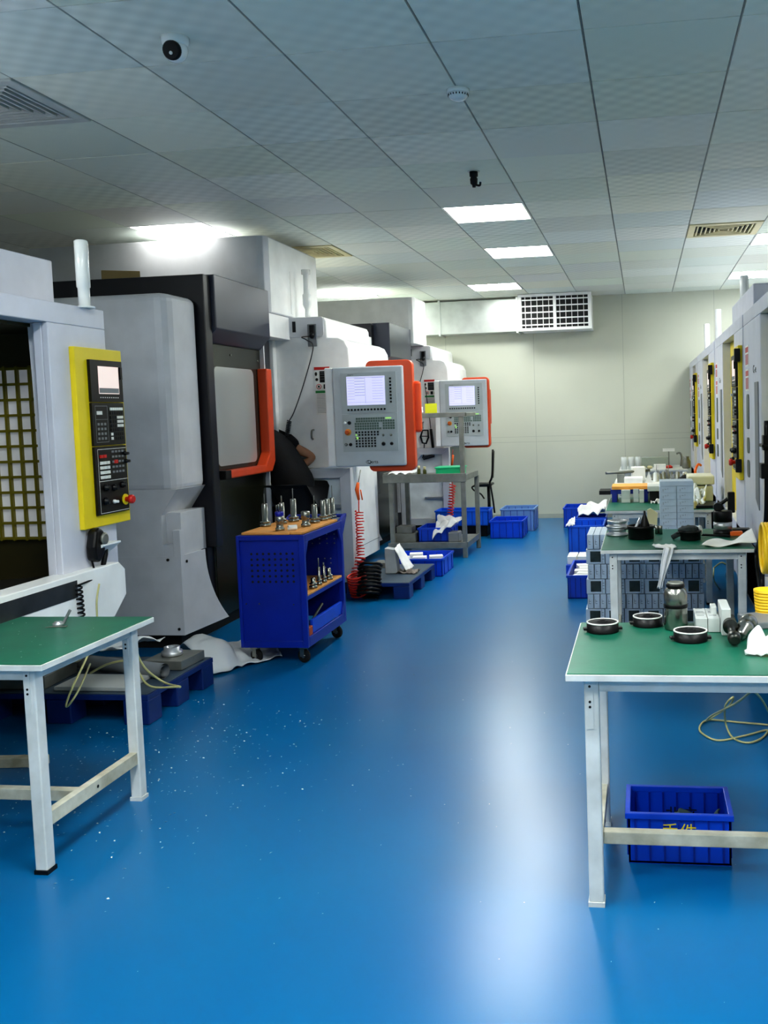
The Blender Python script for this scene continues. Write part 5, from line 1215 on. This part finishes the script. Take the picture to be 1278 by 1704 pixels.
# cloth hanging over the table edge
b = MB()
def hang(u, v):
    yf = 5.015
    w = (.055*(1-v)+.022*v)
    if v < .2: return Vector((.105+(u-.5)*.11-.02*(1-v/.2), yf+.09*(1-v/.2), z1+.012+.014*abs(nz(u*5, v*6))))
    t = (v-.2)/.8; return Vector((.115-.05*t+(u-.5)*w+.006*nz(u*6, t*2), yf-.012+.01*math.sin(u*9), z1+.012-t*.215))
b.grid(hang, 12, 24); tag(b.build('hanging_cloth', m_cloth, origin=(.1, 5.02, z1), solid=.003), 'twisted pale cloth hanging over the front edge of the second right table', 'cloth')

# right edge: hoses, spray gun and reel in front of the nearest machine
Xe = .56
b = MB(); b.tube(smooth_path([at(1276, 700, X=Xe), at(1277, 780, X=Xe), at(1276, 860, X=Xe), at(1270, 900, X=Xe), at(1268, 960, X=Xe), at(1272, 1000, X=Xe)], 6), .014, 10)
b.tube(smooth_path([at(1272, 872, X=Xe), at(1262, 905, X=Xe), at(1258, 925, X=Xe), at(1266, 990, X=Xe)], 6), .010, 10)
tag(b.build('black_hose', m_black, origin=at(1270, 900, X=Xe)), 'thick black hose hanging at the right photo edge', 'hose')
b = MB(); cc = at(1284, 912, X=Xe-.02)
for k in range(4): b.tube([cc+Vector((-.012*k, .105*math.cos(a), .105*math.sin(a))) for a in [2*PI*i/36 for i in range(36)]], .009, 8, closed=True)
tag(b.build('yellow_hose_coil', m_ytub, origin=cc), 'coil of yellow hose hanging at the right photo edge', 'hose coil')
slab('grey_cabinet', 'small grey control box on the lower side of the nearest right machine', 'cabinet', Xe-.03, Xe+.035, 4.0, 4.42, .40, .66, m_grey)
b = MB(); b.box(Xe-.02, Xe+.03, 4.5, 4.56, 1.23, 1.30); b.box(Xe-.03, Xe+.03, 4.5, 4.58, 1.10, 1.17); b.tube([(Xe, 4.5, 1.12), (Xe, 4.64, 1.115)], .01, 8); b.box(Xe-.03, Xe+.03, 4.46, 4.58, 1.245, 1.26); b.box(Xe-.01, Xe+.01, 4.52, 4.54, 1.16, 1.24)
tag(b.build('valve_block', m_black, bevel=.004, origin=(Xe, 4.5, 1.1)), 'black valve block with short lever at the right photo edge', 'valve')
b = MB(); b.tube(smooth_path([at(1188, 945, Y=6.5), at(1200, 936, Y=6.5), at(1212, 938, Y=6.5), at(1216, 910, Y=6.5)], 6), .005, 8); b.m(0).tube(smooth_path([at(1188, 945, Y=6.5), at(1188, 965, Y=6.5), at(1197, 980, z=.004)], 6), .005, 8); tag(b.build('pale_cable', m_tan, origin=at(1195, 980, z=0)), 'pale cable dangling under the second right table beside the block stack', 'cable')
b = MB(); b.tube(smooth_path([at(1211, 900, Y=6.4), at(1213, 940, Y=6.4), at(1210, 960, Y=6.4), at(1218, 1000, Y=6.2)], 6), .009, 8); tag(b.build('black_cable', m_black, origin=at(1213, 950, Y=6.4)), 'black cable hanging behind the right legs of the second right table', 'cable')

# ================================================================ ITEMS ON TABLE 3
for k, (x0, x1, y0, lb) in enumerate(((1034, 1049, 837, 'leftmost upright pale block on the third right table'), (1054, 1063, 836, 'second upright pale block from the left on the third right table'), (1064, 1072, 837, 'third upright pale block from the left on the third right table'), (1072, 1080, 834, 'fourth upright pale block, at the right of the row on the third table'))):
    a = at(x0, y0, z=z1); c = at(x1, y0, z=z1)
    R = thing('upright_block', lb, 'machined block', (a.x, a.y, z1), 'upright pale blocks on the third right table')
    b = MB(); b.box(a.x, c.x, a.y, a.y+.07, z1, z1+.10+.004*(k % 2)); b.build('block_body', m_blockw, R, bevel=.003)
    b = MB(); b.box(a.x+.004, c.x-.004, a.y-.001, a.y, z1+.006, z1+.028); b.build('lower_label', m_key, R)
a = at(1080, 838, z=z1)
b = MB(); b.box(a.x+.005, a.x+.085, a.y+.12, a.y+.30, z1, z1+.085); b.m(1).box(a.x-.01, a.x+.09, a.y+.10, a.y+.32, z1+.085, z1+.125)
tag(b.build('lidded_box', [m_matblack, m_blockw], bevel=.004, origin=(a.x+.04, a.y+.2, z1)), 'dark box with pale grey lid behind the upright blocks', 'box')
rag('cloth', [at(1083, 838, z=z1), at(1100, 838, z=z1), at(1100, 830, z=z1), at(1083, 830, z=z1)], m_cloth, 'pale rag between the upright blocks and the brick tower', 'cloth', amp=.03, seed=51)
# blue wooden-topped shelf unit
a = at(1012, 815, z=.80)
R = thing('small_shelf', 'blue metal bracket with orange wooden top standing on the third right table', 'shelf', (-.2, 7.7, z1))
b = MB(); b.box(-.26, .02, 7.55, 7.85, .80, .825); b.build('wooden_top', mat('orange_wood', S(240, 170, 80), .5), R, bevel=.002)
b = MB(); b.box(-.27, .03, 7.56, 7.84, .765, .80); b.box(-.26, -.22, 7.56, 7.6, z1, .765); b.box(-.02, .02, 7.56, 7.6, z1, .765); b.box(-.26, -.22, 7.8, 7.84, z1, .765); b.box(-.02, .02, 7.8, 7.84, z1, .765); b.build('frame', m_cartblue, R)
b = MB(); b.box(-.36, -.27, 7.58, 7.8, .76, .79); b.build('side_arm', m_black, R)
rag('plastic_bag', [(.33, 7.1, .71), (.44, 7.1, .71), (.46, 7.4, .80), (.33, 7.4, .8)], m_clear, 'crumpled clear bag at the right end of the third right table', 'plastic bag', amp=.05, seed=53)
slab('dark_tray', 'flat dark tray at the right end of the third right table', 'tray', .36, .52, 7.0, 7.3, z1, z1+.02, m_black)
R = thing('pale_jar', 'pale yellow jar right of the brick tower on the third right table', 'jar', (.34, 7.02, z1)); b = MB(); b.lathe((.34, 7.02, z1), [(.028, 0), (.03, .004), (.03, .045), (.026, .05)], 20); b.build('jar_body', m_cream, R)
R = thing('cream_bin', 'cream plastic bins stacked at the right behind the clear bag', 'bin', (.42, 7.6, z1))
b = MB(); b.box(.34, .52, 7.5, 7.8, z1, z1+.12); b.build('lower_bin', m_clear if 0 else mat('cream_plastic', S(224, 222, 196), .4), R, bevel=.01); b = MB(); b.box(.33, .53, 7.48, 7.8, z1+.13, z1+.20); b.build('upper_bin', MATS['cream_plastic'], R, bevel=.01)

# ================================================================ ITEMS ON TABLE 4
z4 = .701
slab('paper_box', 'white folded paper box on the left of the cluttered fourth table', 'box', -.20, -.02, 9.35, 9.6, z4, z4+.055, m_paper, .0)
b = MB(); b.prism([(.0, z4), (.075, z4), (.04, z4+.12)], 'Y', 9.34, 9.36); tag(b.build('paper_tent', m_paper, origin=(.03, 9.35, z4)), 'white triangular folded paper on the cluttered fourth table', 'paper')
slab('paper_sheet', 'tilted white sheet leaning behind the folded paper box', 'paper', -.13, .0, 9.65, 9.8, z4, z4+.14, m_paper, .1)
b = MB(); b.tube([(-.38, 9.5, .80), (.05, 9.75, .80)], .014, 10); tag(b.build('long_rod', m_dsteel, origin=(-.2, 9.6, .78)), 'long dark rod resting across the left end of the cluttered fourth table', 'rod')
slab('steel_block', 'grey steel block under the long rod on the fourth table', 'block', -.27, -.20, 9.5, 9.7, z4, z4+.085, m_dsteel)
slab('open_sheet', 'white sheet hanging over the front of the cluttered fourth table', 'paper', .0, .34, 9.22, 9.5, z4+.001, z4+.005, m_paper)
for k in range(14):
    x = random.uniform(.04, .42); y = random.uniform(9.5, 9.95); h = random.uniform(.03, .10); r__ = random.uniform(.012, .028)
    b = MB(); b.lathe((x, y, z4+.006*0), [(r__*1.3, 0), (r__*1.3, .01), (r__, .014), (r__*.9, h), (r__*.5, h+.01)], 12)
    tag(b.build('small_fitting', random.choice([m_dsteel, m_steel, m_midgrey, m_blockw]), origin=(x, y, z4)), 'small metal fitting among the clutter on the fourth right table', 'fitting', 'metal fittings on the cluttered fourth table')
b = MB(); b.blob((.40, 9.4, z4+.035), .075, .05, .035, jag=.25); tag(b.build('dark_glove', m_matblack, origin=(.4, 9.4, z4)), 'black glove heap at the right of the cluttered fourth table', 'glove')
for k, xx in enumerate((.12, .24)):
    b = MB(); b.lathe((xx, 9.85, z4), [(.012, 0), (.012, .05), (.004, .07), (.003, .15)], 12); tag(b.build('drill_holder', m_dsteel, origin=(xx, 9.85, z4)), ['upright thin drill, left one of two on the fourth table', 'upright thin drill, right one of two on the fourth table'][k], 'drill')
b = MB(); b.tube(smooth_path([(.50, 9.5, z4+.02), (.49, 9.5, z4+.1), (.52, 9.55, z4+.16), (.55, 9.6, z4+.15)], 5), .012, 8); tag(b.build('orange_hose', m_orhose, origin=(.5, 9.5, z4)), 'short orange hose piece standing at the right end of the fourth table', 'hose')
# ================================================================ ITEMS ON TABLE 5
for k in range(3):
    x = -.24+k*.085
    b = MB(); b.lathe((x, 11.5, z4), [(.034, 0), (.036, .003), (.036, .15), (.033, .15), (.033, .01), (.002, .01)], 20); tag(b.build('clear_jar', m_clear, origin=(x, 11.5, z4)), ['clear cylindrical jar, leftmost of three on the farthest table', 'clear cylindrical jar, middle of three on the farthest table', 'clear cylindrical jar, right of three on the farthest table'][k], 'jar', 'clear jars on the farthest table')
slab('tissue_box', 'white box with printed side in the middle of the farthest table', 'box', .11, .25, 11.4, 11.55, z4, z4+.055, m_paper)
for k, x in enumerate((-.02, .06, -.07)):
    b = MB(); b.blob((x, 11.45+.05*k, z4+.02), .035, .03, .02, jag=.15); tag(b.build('small_roll', m_cream, origin=(x, 11.45, z4)), 'small pale crumpled scrap on the farthest table', 'scrap', 'crumpled scraps on the farthest table')
slab('clear_tray', 'long low clear tray at the back of the farthest table', 'tray', -.1, .3, 11.8, 12.0, z4, z4+.12, mat('tinted_clear', S(150, 160, 150), .3))
R = thing('label_stand', 'white topped stand with red base on the farthest table', 'stand', (.30, 11.6, z4))
b = MB(); b.box(.22, .36, 11.58, 11.62, z4+.20, z4+.235); b.build('white_top', m_paper, R); b = MB(); b.tube([(.29, 11.6, z4), (.29, 11.6, z4+.2)], .008, 8); b.build('stem', m_dsteel, R); b = MB(); b.lathe((.29, 11.6, z4), [(.045, 0), (.045, .02), (.02, .035)], 16); b.build('red_base', m_red, R)
b = MB(); b.tube(smooth_path([(.38, 11.6, z4+.17), (.42, 11.6, z4+.18), (.44, 11.6, z4+.13), (.43, 11.6, z4+.02)], 5), .012, 8); tag(b.build('bent_pipe', m_dsteel, origin=(.42, 11.6, z4)), 'bent grey pipe standing at the right of the farthest table', 'pipe')
R = thing('glass_jug', 'dark glass jug at the right end of the farthest table', 'jug', (.49, 11.5, z4)); b = MB(); b.lathe((.49, 11.5, z4), [(.04, 0), (.05, .01), (.05, .08), (.03, .12), (.035, .14)], 20); b.build('jug_body', m_dsteel, R)
# tool box on roof of hooded machine
slab('cardboard_box', 'brown cardboard box peeking over the top of the dark hooded machine', 'box', -3.75, -3.5, 6.3, 6.5, 2.41, 2.5, mat('cardboard', S(150, 132, 90), .8), .5)
# low rail at the left edge of the floor
slab('floor_rail', 'scuffed white bar lying on the floor at the left photo edge', 'bar', -3.1, -2.55, 3.62, 3.67, .0, .04, m_dirtywood, .12)

# ================================================================ LIGHT & WORLD
w = bpy.data.worlds.new('world'); scene.world = w; w.use_nodes = True
w.node_tree.nodes['Background'].inputs[0].default_value = (.55, .62, .7, 1); w.node_tree.nodes['Background'].inputs[1].default_value = .3
scene.view_settings.view_transform = 'Standard'; scene.view_settings.look = 'None'
for lk in ('Medium High Contrast', 'Standard - Medium High Contrast'):
    try: scene.view_settings.look = lk; break
    except TypeError: pass
print('LOOK', scene.view_settings.look)
scene.view_settings.exposure = 0.25; scene.view_settings.gamma = 1.0
scene.cycles.use_denoising = True
scene.cycles.max_bounces = 8; scene.cycles.diffuse_bounces = 4; scene.cycles.sample_clamp_indirect = 6
